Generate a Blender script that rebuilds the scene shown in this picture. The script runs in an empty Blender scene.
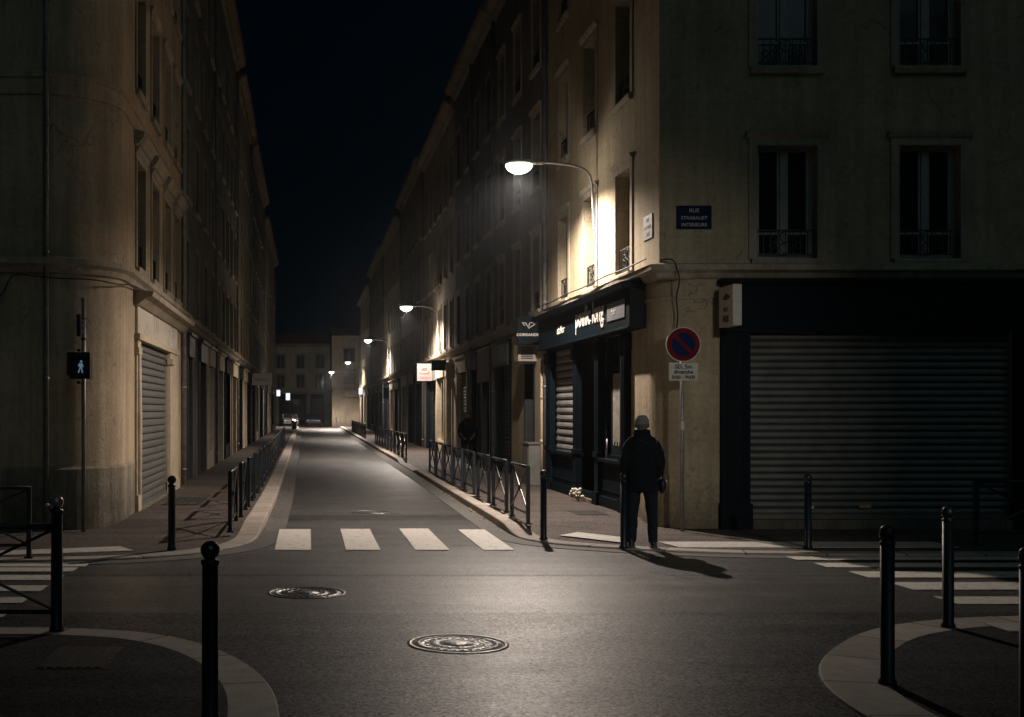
import bpy, bmesh, math, random
from mathutils import Vector, Matrix
R = math.radians
random.seed(7)
scene = bpy.context.scene
COL = scene.collection

# ------------------------------------------------------------------ camera, world, exposure
FPX, CX, CY, CH = 1210.0, 308.0, 410.0, 1.85
cd = bpy.data.cameras.new('camera'); cam = bpy.data.objects.new('camera', cd); COL.objects.link(cam)
cam.location = (0, 0, CH); cam.rotation_euler = (R(90), 0, 0)
cd.sensor_width = 36; cd.lens = FPX/1024*36
cd.shift_x = (512-CX)/1024; cd.shift_y = (CY-358.5)/1024
cd.clip_start = .1; cd.clip_end = 2000
scene.camera = cam
w = bpy.data.worlds.new('World'); scene.world = w; w.use_nodes = True
bg = w.node_tree.nodes['Background']
bg.inputs[0].default_value = (.0004, .0022, .0040, 1); bg.inputs[1].default_value = .6
scene.view_settings.view_transform = 'Standard'; scene.view_settings.look = 'None'
scene.view_settings.exposure = 0; scene.view_settings.gamma = 1
scene.cycles.max_bounces = 6; scene.cycles.diffuse_bounces = 2; scene.cycles.glossy_bounces = 3
scene.cycles.sample_clamp_indirect = 4
scene.cycles.use_light_tree = True
LAMP_W = 3000.0
LAMP_COL = (1.0, .85, .735)

# ------------------------------------------------------------------ materials
FILL_SUN = bpy.data.lights.new('fill_sun', 'SUN'); FILL_SUN.energy = .085; FILL_SUN.angle = R(50); FILL_SUN.color = (.58, .90, .95)  # added soft teal fill from behind the camera, lifts the dark fronts
mo = bpy.data.objects.new('fill_sun', FILL_SUN); COL.objects.link(mo); mo.rotation_euler = Vector((-.25, 1, -.85)).to_track_quat('-Z', 'Y').to_euler()
MATS = {}
def mat(name, base=(.5,.5,.5), rough=.6, metal=0.0, noise=None, bump=None, spec=None, emit=None, estr=0, coat=0):
    """noise=(scale, amount, detail) multiplies the colour; bump=(scale, strength, dist)"""
    if name in MATS: return MATS[name]
    m = bpy.data.materials.new(name); m.use_nodes = True; nt = m.node_tree; N = nt.nodes; L = nt.links
    p = N['Principled BSDF']
    p.inputs['Base Color'].default_value = (*base, 1); p.inputs['Roughness'].default_value = rough
    p.inputs['Metallic'].default_value = metal
    if spec is not None: p.inputs['Specular IOR Level'].default_value = spec
    if coat: p.inputs['Coat Weight'].default_value = coat
    if emit: p.inputs['Emission Color'].default_value = (*emit, 1); p.inputs['Emission Strength'].default_value = estr
    g = N.new('ShaderNodeNewGeometry')
    if noise:
        t = N.new('ShaderNodeTexNoise'); t.inputs['Scale'].default_value = noise[0]; t.inputs['Detail'].default_value = noise[2]
        t.inputs['Roughness'].default_value = .65
        L.new(g.outputs['Position'], t.inputs['Vector'])
        mr = N.new('ShaderNodeMapRange'); mr.inputs[1].default_value = .3; mr.inputs[2].default_value = .7
        mr.inputs[3].default_value = 1-noise[1]; mr.inputs[4].default_value = 1+noise[1]
        L.new(t.outputs[0], mr.inputs[0])
        mx = N.new('ShaderNodeVectorMath'); mx.operation = 'SCALE'; mx.inputs[0].default_value = base
        L.new(mr.outputs[0], mx.inputs['Scale']); L.new(mx.outputs[0], p.inputs['Base Color'])
        r2 = N.new('ShaderNodeMapRange'); r2.inputs[3].default_value = max(.05, rough-.1); r2.inputs[4].default_value = min(1, rough+.12)
        L.new(t.outputs[0], r2.inputs[0]); L.new(r2.outputs[0], p.inputs['Roughness'])
    if bump:
        t = N.new('ShaderNodeTexNoise'); t.inputs['Scale'].default_value = bump[0]; t.inputs['Detail'].default_value = 4
        L.new(g.outputs['Position'], t.inputs['Vector'])
        b = N.new('ShaderNodeBump'); b.inputs['Strength'].default_value = bump[1]; b.inputs['Distance'].default_value = bump[2]
        L.new(t.outputs[0], b.inputs['Height']); L.new(b.outputs[0], p.inputs['Normal'])
    MATS[name] = m; return m

def stucco(name, base, joints=False, grime=.5):
    """old lime render: large stains, vertical rain streaks, chips; optional ashlar joints"""
    m = bpy.data.materials.new(name); m.use_nodes = True; nt = m.node_tree; N = nt.nodes; L = nt.links
    p = N['Principled BSDF']; p.inputs['Roughness'].default_value = .9; p.inputs['Specular IOR Level'].default_value = .2
    g = N.new('ShaderNodeNewGeometry'); sep = N.new('ShaderNodeSeparateXYZ'); L.new(g.outputs['Position'], sep.inputs[0])
    def noise(scale, vec=None, det=5, ro=.6):
        t = N.new('ShaderNodeTexNoise'); t.inputs['Scale'].default_value = scale; t.inputs['Detail'].default_value = det; t.inputs['Roughness'].default_value = ro
        L.new(vec or g.outputs['Position'], t.inputs['Vector']); return t.outputs[0]
    def rng(v, a, b, c, d):
        r = N.new('ShaderNodeMapRange'); r.inputs[1].default_value = a; r.inputs[2].default_value = b; r.inputs[3].default_value = c; r.inputs[4].default_value = d
        L.new(v, r.inputs[0]); return r.outputs[0]
    def mul(a, b):
        x = N.new('ShaderNodeMath'); x.operation = 'MULTIPLY'; L.new(a, x.inputs[0])
        if isinstance(b, float): x.inputs[1].default_value = b
        else: L.new(b, x.inputs[1])
        return x.outputs[0]
    big = rng(noise(.9), .3, .7, 1-.32*grime, 1.08)
    mp = N.new('ShaderNodeMapping'); mp.inputs['Scale'].default_value = (5, 5, .35); L.new(g.outputs['Position'], mp.inputs[0])
    streak = rng(noise(1.0, mp.outputs[0], 4, .7), .35, .62, 1-.35*grime, 1.04)
    fine = rng(noise(14), .35, .65, .9, 1.08)
    chips = rng(noise(5.5, None, 8, .75), .60, .66, 1.0, .62)
    wv = N.new('ShaderNodeTexNoise'); wv.inputs['Scale'].default_value = 1.6; wv.inputs['Detail'].default_value = 7; L.new(g.outputs['Position'], wv.inputs['Vector'])
    ad = N.new('ShaderNodeVectorMath'); ad.operation = 'ADD'; L.new(g.outputs['Position'], ad.inputs[0]); L.new(wv.outputs['Color'], ad.inputs[1])
    cv = N.new('ShaderNodeTexVoronoi'); cv.feature = 'DISTANCE_TO_EDGE'; cv.inputs['Scale'].default_value = .6; L.new(ad.outputs[0], cv.inputs['Vector'])
    ck = N.new('ShaderNodeMath'); ck.operation = 'MAXIMUM'; L.new(rng(cv.outputs['Distance'], .001, .007, .55, 1), ck.inputs[0]); L.new(rng(noise(.7, None, 2), .52, .6, 1, 0), ck.inputs[1])
    v = mul(mul(mul(mul(big, streak), fine), chips), ck.outputs[0])
    # splash-back dirt on the lowest half metre: real grime with a ragged edge
    zz = N.new('ShaderNodeMath'); zz.operation = 'ADD'; L.new(sep.outputs['Z'], zz.inputs[0]); L.new(mul(noise(3.5), 1.4), zz.inputs[1])
    v = mul(v, rng(zz.outputs[0], .75, 1.5, .5, 1.0))
    if joints:
        fr = N.new('ShaderNodeMath'); fr.operation = 'FRACT'; dv = N.new('ShaderNodeMath'); dv.operation = 'DIVIDE'; dv.inputs[1].default_value = .41
        L.new(sep.outputs['Z'], dv.inputs[0]); L.new(dv.outputs[0], fr.inputs[0])
        v = mul(v, rng(fr.outputs[0], 0, .03, .72, 1.0))
    mx = N.new('ShaderNodeVectorMath'); mx.operation = 'SCALE'; mx.inputs[0].default_value = base
    L.new(v, mx.inputs['Scale']); L.new(mx.outputs[0], p.inputs['Base Color'])
    b = N.new('ShaderNodeBump'); b.inputs['Strength'].default_value = .5; b.inputs['Distance'].default_value = .02
    L.new(noise(22, None, 7, .7), b.inputs['Height']); L.new(b.outputs[0], p.inputs['Normal'])
    return m

def asphalt(name, base, rough, grain=1.0, spec=.5, scale=62):
    m = bpy.data.materials.new(name); m.use_nodes = True; nt = m.node_tree; N = nt.nodes; L = nt.links
    p = N['Principled BSDF']; p.inputs['Specular IOR Level'].default_value = spec
    g = N.new('ShaderNodeNewGeometry')
    def noise(scale, det=2, ro=.5):
        t = N.new('ShaderNodeTexNoise'); t.inputs['Scale'].default_value = scale; t.inputs['Detail'].default_value = det; t.inputs['Roughness'].default_value = ro
        L.new(g.outputs['Position'], t.inputs['Vector']); return t.outputs[0]
    def rng(v, a, b, c, d):
        r = N.new('ShaderNodeMapRange'); r.inputs[1].default_value = a; r.inputs[2].default_value = b; r.inputs[3].default_value = c; r.inputs[4].default_value = d
        L.new(v, r.inputs[0]); return r.outputs[0]
    def mul(a, b):
        x = N.new('ShaderNodeMath'); x.operation = 'MULTIPLY'; L.new(a, x.inputs[0]); L.new(b, x.inputs[1]); return x.outputs[0]
    vo = N.new('ShaderNodeTexVoronoi'); vo.inputs['Scale'].default_value = scale; L.new(g.outputs['Position'], vo.inputs['Vector'])
    sp = N.new('ShaderNodeSeparateColor'); L.new(vo.outputs['Color'], sp.inputs[0])
    stones = rng(sp.outputs[0], 0, 1, 1-.85*grain, 1+.85*grain)
    spark = rng(sp.outputs[1], .9, 1.0, 1.0, 1+1.6*grain)
    patches = rng(noise(.35, 6, .65), .3, .7, .86, 1.12)
    mid = rng(noise(7, 6, .75), .3, .7, .84, 1.14)
    cmb = N.new('ShaderNodeVectorMath'); cmb.operation = 'ADD'; L.new(g.outputs['Position'], cmb.inputs[0])
    nv = N.new('ShaderNodeTexNoise'); nv.inputs['Scale'].default_value = 2.2; nv.inputs['Detail'].default_value = 6; L.new(g.outputs['Position'], nv.inputs['Vector'])
    sc = N.new('ShaderNodeVectorMath'); sc.operation = 'SCALE'; sc.inputs['Scale'].default_value = .9; L.new(nv.outputs['Color'], sc.inputs[0]); L.new(sc.outputs[0], cmb.inputs[1])
    cv = N.new('ShaderNodeTexVoronoi'); cv.feature = 'DISTANCE_TO_EDGE'; cv.inputs['Scale'].default_value = .33; L.new(cmb.outputs[0], cv.inputs['Vector'])
    crack = rng(cv.outputs['Distance'], .0015, .006, .45, 1.0)
    cm = rng(noise(.5, 2), .50, .60, 1.0, .0)      # cracks only here and there
    ck = N.new('ShaderNodeMath'); ck.operation = 'MAXIMUM'; L.new(crack, ck.inputs[0]); L.new(cm, ck.inputs[1])
    mp = N.new('ShaderNodeMapping'); mp.inputs['Scale'].default_value = (.12, 1.5, 1); L.new(g.outputs['Position'], mp.inputs[0])
    tn = N.new('ShaderNodeTexNoise'); tn.inputs['Scale'].default_value = 1.6; tn.inputs['Detail'].default_value = 5; L.new(mp.outputs[0], tn.inputs['Vector'])
    lanes = rng(tn.outputs[0], .3, .7, .74, 1.2)       # worn bands along the cross street
    oil = rng(noise(1.1, 3, .5), .66, .74, 1.0, .62)
    v = mul(mul(mul(mul(mul(mul(stones, patches), mid), spark), ck.outputs[0]), lanes), oil)
    L.new(mul(mul(rng(sp.outputs[0], 0, 1, spec*.15, spec*1.3), ck.outputs[0]), lanes), p.inputs['Specular IOR Level'])
    mx = N.new('ShaderNodeVectorMath'); mx.operation = 'SCALE'; mx.inputs[0].default_value = base
    L.new(v, mx.inputs['Scale']); L.new(mx.outputs[0], p.inputs['Base Color'])
    L.new(rng(noise(1.3, 5, .6), .3, .7, rough-.03, rough+.05), p.inputs['Roughness'])
    b = N.new('ShaderNodeBump'); b.inputs['Strength'].default_value = .9*grain; b.inputs['Distance'].default_value = .02
    L.new(sp.outputs[2], b.inputs['Height'])
    b2 = N.new('ShaderNodeBump'); b2.inputs['Strength'].default_value = .15; b2.inputs['Distance'].default_value = .02
    L.new(noise(2.5, 4), b2.inputs['Height']); L.new(b.outputs[0], b2.inputs['Normal']); L.new(b2.outputs[0], p.inputs['Normal'])
    return m

def paintmat():
    m = bpy.data.materials.new('road_paint'); m.use_nodes = True; nt = m.node_tree; N = nt.nodes; L = nt.links
    p = N['Principled BSDF']; p.inputs['Roughness'].default_value = .55
    g = N.new('ShaderNodeNewGeometry')
    t = N.new('ShaderNodeTexNoise'); t.inputs['Scale'].default_value = 9; t.inputs['Detail'].default_value = 9; t.inputs['Roughness'].default_value = .8
    L.new(g.outputs['Position'], t.inputs['Vector'])
    cr = N.new('ShaderNodeValToRGB'); e = cr.color_ramp.elements
    e[0].position = .35; e[0].color = (.12, .115, .11, 1); e[1].position = .46; e[1].color = (.74, .69, .62, 1)
    L.new(t.outputs[0], cr.inputs[0]); L.new(cr.outputs[0], p.inputs['Base Color'])
    b = N.new('ShaderNodeBump'); b.inputs['Strength'].default_value = .3; b.inputs['Distance'].default_value = .01
    t2 = N.new('ShaderNodeTexNoise'); t2.inputs['Scale'].default_value = 60; L.new(g.outputs['Position'], t2.inputs['Vector'])
    L.new(t2.outputs[0], b.inputs['Height']); L.new(b.outputs[0], p.inputs['Normal'])
    return m

def jointed(name, base, pitch, dark=.28):
    """stone kerb: joints every `pitch` metres along the U coordinate of the strip"""
    m = mat(name, base, .75, noise=(6, .22, 8), bump=(35, .35, .01)); nt = m.node_tree; N = nt.nodes; L = nt.links
    p = N['Principled BSDF']; src = p.inputs['Base Color'].links[0].from_socket
    uv = N.new('ShaderNodeUVMap'); s = N.new('ShaderNodeSeparateXYZ'); L.new(uv.outputs[0], s.inputs[0])
    d = N.new('ShaderNodeMath'); d.operation = 'DIVIDE'; d.inputs[1].default_value = pitch; L.new(s.outputs[0], d.inputs[0])
    f = N.new('ShaderNodeMath'); f.operation = 'FRACT'; L.new(d.outputs[0], f.inputs[0])
    r = N.new('ShaderNodeMapRange'); r.inputs[1].default_value = .015/pitch; r.inputs[2].default_value = .04/pitch; r.inputs[3].default_value = dark; r.inputs[4].default_value = 1
    L.new(f.outputs[0], r.inputs[0])
    fl = N.new('ShaderNodeMath'); fl.operation = 'FLOOR'; L.new(d.outputs[0], fl.inputs[0])
    wn = N.new('ShaderNodeTexWhiteNoise'); wn.noise_dimensions = '1D'; L.new(fl.outputs[0], wn.inputs['W'])
    r2 = N.new('ShaderNodeMapRange'); r2.inputs[3].default_value = .82; r2.inputs[4].default_value = 1.12; L.new(wn.outputs[0], r2.inputs[0])
    mm = N.new('ShaderNodeMath'); mm.operation = 'MULTIPLY'; L.new(r.outputs[0], mm.inputs[0]); L.new(r2.outputs[0], mm.inputs[1])
    mx = N.new('ShaderNodeVectorMath'); mx.operation = 'SCALE'; L.new(src, mx.inputs[0]); L.new(mm.outputs[0], mx.inputs['Scale'])
    L.new(mx.outputs[0], p.inputs['Base Color']); return m

def dotted():
    m = mat('tactile_paving', (.78, .74, .67), .6, noise=(10, .25, 6)); nt = m.node_tree; N = nt.nodes; L = nt.links
    p = N['Principled BSDF']; g = N.new('ShaderNodeNewGeometry')
    v = N.new('ShaderNodeTexVoronoi'); v.inputs['Scale'].default_value = 14; v.inputs['Randomness'].default_value = 0
    L.new(g.outputs['Position'], v.inputs['Vector'])
    b = N.new('ShaderNodeBump'); b.inputs['Strength'].default_value = .8; b.inputs['Distance'].default_value = .02; b.invert = True
    L.new(v.outputs['Distance'], b.inputs['Height']); L.new(b.outputs[0], p.inputs['Normal'])
    src = p.inputs['Base Color'].links[0].from_socket
    r = N.new('ShaderNodeMapRange'); r.inputs[1].default_value = .3; r.inputs[2].default_value = .5; r.inputs[3].default_value = 1; r.inputs[4].default_value = .7
    L.new(v.outputs['Distance'], r.inputs[0])
    mx = N.new('ShaderNodeVectorMath'); mx.operation = 'SCALE'; L.new(src, mx.inputs[0]); L.new(r.outputs[0], mx.inputs['Scale']); L.new(mx.outputs[0], p.inputs['Base Color'])
    return m

def castiron(nm='cast_iron_cover', lo=.05, hi=.16, metal=.6):
    m = bpy.data.materials.new(nm); m.use_nodes = True; nt = m.node_tree; N = nt.nodes; L = nt.links
    p = N['Principled BSDF']; p.inputs['Metallic'].default_value = .75; p.inputs['Roughness'].default_value = .42
    p.inputs['Base Color'].default_value = (.24, .22, .2, 1)
    g = N.new('ShaderNodeTexCoord')
    v = N.new('ShaderNodeTexVoronoi'); v.inputs['Scale'].default_value = 26; v.inputs['Randomness'].default_value = .7; L.new(g.outputs['Object'], v.inputs['Vector'])
    b = N.new('ShaderNodeBump'); b.inputs['Strength'].default_value = .5; b.inputs['Distance'].default_value = .012
    L.new(v.outputs['Distance'], b.inputs['Height']); L.new(b.outputs[0], p.inputs['Normal'])
    r = N.new('ShaderNodeMapRange'); r.inputs[1].default_value = .0; r.inputs[2].default_value = .7; r.inputs[3].default_value = lo; r.inputs[4].default_value = hi; p.inputs['Metallic'].default_value = metal
    L.new(v.outputs['Distance'], r.inputs[0]); L.new(r.outputs[0], p.inputs['Base Color'])
    return m

WALL = [stucco('render_ochre', (.44, .365, .245), True, .55), stucco('render_sand', (.36, .305, .23), False, .8),
        stucco('render_grey', (.22, .205, .18), False, .9), stucco('render_cream', (.42, .36, .27), False, .7),
        stucco('render_brown', (.17, .15, .125), False, .9), stucco('render_left', (.52, .41, .285), False, .75)]
STONE = stucco('cut_stone', (.46, .40, .31), False, .8)
STONE_D = stucco('dirty_stone', (.34, .295, .225), False, 1)
ASPH = asphalt('coarse_asphalt', (.041, .0425, .0415), .46, 1.35, .7, 62)
ASPH_F = asphalt('fine_asphalt', (.047, .046, .044), .45, .6, .8, 80)
ASPH_L = asphalt('pale_asphalt', (.070, .064, .059), .42, .7, 1.0, 80)
ASPH_P = asphalt('asphalt_patch', (.040, .038, .037), .5)
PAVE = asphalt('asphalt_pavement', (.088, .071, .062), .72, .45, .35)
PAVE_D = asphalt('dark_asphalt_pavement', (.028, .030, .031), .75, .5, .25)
KERB = jointed('kerb_granite', (.37, .32, .275), 1.0); KERB_N = jointed('pale_kerb_granite', (.50, .43, .36), .95)  # near kerbs in a paler granite
GUT = jointed('gutter_concrete', (.105, .098, .09), 2.2, .6)
PAINT = paintmat(); TACT = dotted(); CAST = castiron(); CAST_LIT = castiron('lamplit_iron', .3, .7, .3)  # near manhole iron: lamp sheen put in as a paler colour
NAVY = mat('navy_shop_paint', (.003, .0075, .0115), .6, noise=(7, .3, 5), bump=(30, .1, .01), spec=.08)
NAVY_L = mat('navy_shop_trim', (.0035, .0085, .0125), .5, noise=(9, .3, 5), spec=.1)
BLACK = mat('black_iron_paint', (.006, .011, .018), .4, noise=(30, .3, 4), bump=(60, .12, .004))
RAILM = mat('wrought_iron', (.012, .013, .015), .5)
GLASS = mat('dark_window_glass', (.006, .009, .012), .08, spec=.7)
GLASS_C = mat('curtained_glass', (.022, .024, .024), .12, noise=(3, .5, 3), spec=.6)
FRAME = mat('window_frame_paint', (.30, .31, .30), .5, noise=(8, .15, 4))
FRAME_D = mat('old_frame_paint', (.12, .115, .10), .55, noise=(8, .2, 4))
SHUT = mat('roller_shutter_steel', (.135, .135, .125), .55, .25, noise=(3, .3, 7))
SHUT_L = mat('roller_shutter_light', (.30, .29, .27), .45, .35, noise=(3, .3, 7))
SHUT_D = mat('roller_shutter_dark', (.05, .058, .06), .5, .3, noise=(3, .35, 7))
ZINC = mat('zinc_pipe', (.24, .23, .215), .5, .4, noise=(6, .35, 6))
TILE = mat('roof_tiles', (.14, .07, .045), .85, noise=(5, .4, 4))
LOUV = mat('louvre_shutter_paint', (.16, .145, .12), .6, noise=(5, .3, 5))
CREAM = mat('cream_shop_paint', (.50, .42, .30), .6, noise=(4, .25, 6))
GALV = mat('galvanised_steel', (.30, .30, .29), .45, .5, noise=(12, .25, 5))
SIGNW = mat('sign_white_enamel', (.60, .57, .50), .7, noise=(14, .15, 5))
SIGNB = mat('sign_blue_enamel', (.004, .018, .085), .8, spec=.08)
SIGNR = mat('sign_red_enamel', (.16, .012, .012), .8, spec=.08)
PLATE = mat('street_plate_blue', (.006, .014, .05), .8, spec=.08, noise=(20, .2, 4))
LETW = mat('lettering_white', (.6, .58, .53), .5)
LETK = mat('lettering_black', (.02, .02, .022), .5)
LETRED = mat('lettering_red', (.33, .06, .05), .5)
GREYP = mat('grey_panel', (.16, .165, .18), .55, noise=(8, .2, 5))
WOOD = mat('old_wood_panel', (.13, .085, .055), .6, noise=(6, .3, 6))
DOORM = mat('dark_door_paint', (.022, .026, .028), .45, noise=(6, .3, 6))
CURT = mat('net_curtain', (.30, .27, .22), .9, noise=(9, .4, 6))
BOXM = mat('grey_utility_box', (.14, .14, .125), .6, noise=(5, .2, 6))
LENS = mat('lamp_lens_glow', (1, 1, 1), .3, emit=(1, .90, .74), estr=14)
LENS2 = mat('lit_sign_panel', (.22, .18, .17), .5, emit=(1, .66, .55), estr=.28)
LENS3 = mat('lit_white_sign', (.9, .9, .9), .5, emit=(.85, .93, 1), estr=1.2)
LED = mat('signal_led', (.5, .8, 1), .4, emit=(.40, .72, 1.0), estr=.16)
TAIL = mat('warm_headlight', (1, .8, .6), .4, emit=(1, .8, .55), estr=4)
CABLE = mat('cable_rubber', (.02, .02, .02), .7)
SKIN = mat('skin', (.30, .17, .115), .55, noise=(40, .08, 3))
COAT = mat('dark_wool_coat', (.0065, .009, .013), .9, noise=(60, .3, 4), bump=(120, .4, .004), spec=.15)
TROU = mat('dark_trouser_cloth', (.010, .016, .024), .85, noise=(60, .3, 4), bump=(100, .3, .004), spec=.2)
SHOE = mat('shoe_leather', (.018, .018, .02), .4)
SOLE = mat('shoe_sole', (.12, .11, .10), .7)
BEAN = mat('grey_beanie_wool', (.19, .18, .165), .95, noise=(70, .25, 3), bump=(160, .6, .004))
BAGM = mat('bag_leather', (.010, .011, .014), .5, noise=(30, .3, 4))
EYE = mat('eye', (.6, .58, .55), .2); HAIR = mat('hair_dark', (.015, .012, .01), .8)
CARP = mat('car_paint_dark', (.02, .022, .028), .25, coat=.6); CARP2 = mat('car_paint_grey', (.09, .09, .095), .25, coat=.6)
RUB = mat('tyre_rubber', (.012, .012, .012), .8)
LEAFM = mat('dry_litter', (.30, .25, .17), .8); PETAL = mat('white_petals', (.62, .58, .50), .7); GREEN = mat('stem_green', (.04, .07, .02), .7)

# ------------------------------------------------------------------ helpers
def Fx(X0, s):            # facade along the street: u = Y, outward normal = s * X
    return lambda u, d, z: (X0 + s*d, u, z)
def Fy(Y0):               # facade facing the camera: u = X, outward normal = -Y
    return lambda u, d, z: (u, Y0 - d, z)
ID = lambda u, d, z: (u, d, z)

class MB:
    def __init__(s, F=ID): s.bm = bmesh.new(); s.F = F
    def quad(s, *pts): 
        vs = [s.bm.verts.new(s.F(*p)) for p in pts]; return s.bm.faces.new(vs)
    def box(s, a0, a1, b0, b1, c0, c1):
        P = [(a, b, c) for a in (a0, a1) for b in (b0, b1) for c in (c0, c1)]
        v = [s.bm.verts.new(s.F(*p)) for p in P]
        for f in ((0,1,3,2),(4,6,7,5),(0,4,5,1),(2,3,7,6),(0,2,6,4),(1,5,7,3)): s.bm.faces.new([v[i] for i in f])
        return s
    def prism(s, poly, b0, b1):      # polygon in (u, z), extruded along d
        a = [s.bm.verts.new(s.F(u, b0, z)) for u, z in poly]; b = [s.bm.verts.new(s.F(u, b1, z)) for u, z in poly]
        s.bm.faces.new(a); s.bm.faces.new(b[::-1]); n = len(a)
        for i in range(n): s.bm.faces.new((a[i], a[(i+1) % n], b[(i+1) % n], b[i]))
        return s
    def prof(s, poly, u0, u1):       # polygon in (d, z), extruded along u
        a = [s.bm.verts.new(s.F(u0, d, z)) for d, z in poly]; b = [s.bm.verts.new(s.F(u1, d, z)) for d, z in poly]
        s.bm.faces.new(a); s.bm.faces.new(b[::-1]); n = len(a)
        for i in range(n): s.bm.faces.new((a[i], a[(i+1) % n], b[(i+1) % n], b[i]))
        return s
    def tube(s, pts, r, n=8, caps=True):
        pts = [Vector(s.F(*p)) for p in pts]; rr = r if isinstance(r, (list, tuple)) else [r]*len(pts)
        rings = []; up = None
        for i, p in enumerate(pts):
            t = (pts[min(i+1, len(pts)-1)] - pts[max(i-1, 0)]).normalized()
            if up is None: up = Vector((0,0,1)) if abs(t.z) < .9 else Vector((1,0,0))
            x = t.cross(up).normalized(); y = x.cross(t).normalized(); up = y
            rings.append([s.bm.verts.new(p + rr[i]*(math.cos(2*math.pi*k/n)*x + math.sin(2*math.pi*k/n)*y)) for k in range(n)])
        for a, b in zip(rings, rings[1:]):
            for k in range(n): s.bm.faces.new((a[k], a[(k+1) % n], b[(k+1) % n], b[k])).smooth = n > 6
        if caps: s.bm.faces.new(rings[0][::-1]); s.bm.faces.new(rings[-1])
        return s
    def lathe(s, prof, c=(0,0), n=20, cap=True):      # prof [(r, z)]
        rings = [[s.bm.verts.new(s.F(c[0]+r*math.cos(2*math.pi*k/n), c[1]+r*math.sin(2*math.pi*k/n), z)) for k in range(n)] for r, z in prof]
        for a, b in zip(rings, rings[1:]):
            for k in range(n): s.bm.faces.new((a[k], a[(k+1) % n], b[(k+1) % n], b[k])).smooth = True
        if cap: s.bm.faces.new(rings[0][::-1]); s.bm.faces.new(rings[-1])
        return s
    def disc(s, c, r, d0, d1, n=40):  # disc in (u,z) plane extruded along d
        return s.prism([(c[0]+r*math.cos(2*math.pi*k/n), c[1]+r*math.sin(2*math.pi*k/n)) for k in range(n)], d0, d1)
    def ell(s, c, r, n=12, m=8):
        rings = []
        for j in range(1, m):
            a = math.pi*j/m
            rings.append([s.bm.verts.new(s.F(c[0]+r[0]*math.sin(a)*math.cos(2*math.pi*k/n), c[1]+r[1]*math.sin(a)*math.sin(2*math.pi*k/n), c[2]+r[2]*math.cos(a))) for k in range(n)])
        t = s.bm.verts.new(s.F(c[0], c[1], c[2]+r[2])); b = s.bm.verts.new(s.F(c[0], c[1], c[2]-r[2]))
        for A, B in zip(rings, rings[1:]):
            for k in range(n): s.bm.faces.new((A[k], B[k], B[(k+1) % n], A[(k+1) % n])).smooth = True
        for k in range(n):
            s.bm.faces.new((t, rings[0][k], rings[0][(k+1) % n])).smooth = True
            s.bm.faces.new((b, rings[-1][(k+1) % n], rings[-1][k])).smooth = True
        return s
    def loft(s, secs, n=16):          # secs: (x, y, z, rx, ry) horizontal ellipses
        rings = [[s.bm.verts.new(s.F(x+rx*math.cos(2*math.pi*k/n), y+ry*math.sin(2*math.pi*k/n), z)) for k in range(n)] for x, y, z, rx, ry in secs]
        for a, b in zip(rings, rings[1:]):
            for k in range(n): s.bm.faces.new((a[k], a[(k+1) % n], b[(k+1) % n], b[k])).smooth = True
        s.bm.faces.new(rings[0][::-1]); s.bm.faces.new(rings[-1]); return s
    def build(s, name, m, parent=None, bevel=0, org=None, recalc=True):
        if recalc: bmesh.ops.recalc_face_normals(s.bm, faces=s.bm.faces[:])
        if parent is not None: org = wloc(parent)
        if org is not None: bmesh.ops.translate(s.bm, verts=s.bm.verts[:], vec=-Vector(org))
        me = bpy.data.meshes.new(name); s.bm.to_mesh(me); s.bm.free()
        o = bpy.data.objects.new(name, me); COL.objects.link(o); me.materials.append(m)
        if parent is not None: o.parent = parent
        elif org is not None: o.location = org
        if bevel:
            b = o.modifiers.new('bevel', 'BEVEL'); b.width = bevel; b.segments = 2; b.limit_method = 'ANGLE'
        return o
def wloc(o):
    v = Vector(o.location)
    while o.parent: o = o.parent; v += Vector(o.location)
    return v
def tag(o, label, cat, group=None, kind=None):
    if label: o['label'] = label
    if cat: o['category'] = cat
    if group: o['group'] = group
    if kind: o['kind'] = kind
    return o
def thing(name, label, cat, loc=(0,0,0), rz=0, group=None):
    o = bpy.data.objects.new(name, None); COL.objects.link(o); o.location = loc; o.rotation_euler = (0,0,rz); o.empty_display_size = .2
    return tag(o, label, cat, group)
def structure(o): o['kind'] = 'structure'; return o
def dup(root, loc, rz=0, label=None):
    r = root.copy(); COL.objects.link(r); r.location = loc; r.rotation_euler = (0,0,rz)
    if label: r['label'] = label
    for ch in list(root.children):
        c = ch.copy(); COL.objects.link(c); c.parent = r
        for g in list(ch.children):
            d = g.copy(); COL.objects.link(d); d.parent = c
    return r
def text(body, org, ux, size, m, parent, uz=(0,0,1), ext=.004, name='lettering', sx=1.0, center=True, bold=.0):
    cu = bpy.data.curves.new('t', 'FONT'); cu.body = body; cu.size = size; cu.extrude = ext; cu.offset = bold
    if center: cu.align_x = 'CENTER'
    cu.resolution_u = 3
    t = bpy.data.objects.new('t', cu); COL.objects.link(t)
    dg = bpy.context.evaluated_depsgraph_get(); me = bpy.data.meshes.new_from_object(t.evaluated_get(dg))
    bpy.data.objects.remove(t); me.name = name
    X = Vector(ux).normalized(); Z = Vector(uz); N = X.cross(Z)
    M = Matrix(((X.x*sx, Z.x, N.x, 0), (X.y*sx, Z.y, N.y, 0), (X.z*sx, Z.z, N.z, 0), (0,0,0,1)))
    me.transform(M); p = wloc(parent); me.transform(Matrix.Translation(Vector(org)-p))
    me.materials.clear(); me.materials.append(m)
    o = bpy.data.objects.new(name, me); COL.objects.link(o); o.parent = parent; return o

ORD = ['first','second','third','fourth','fifth','sixth','seventh','eighth','ninth','tenth','eleventh','twelfth','thirteenth','fourteenth','fifteenth','sixteenth','seventeenth','eighteenth','nineteenth','twentieth']

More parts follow.
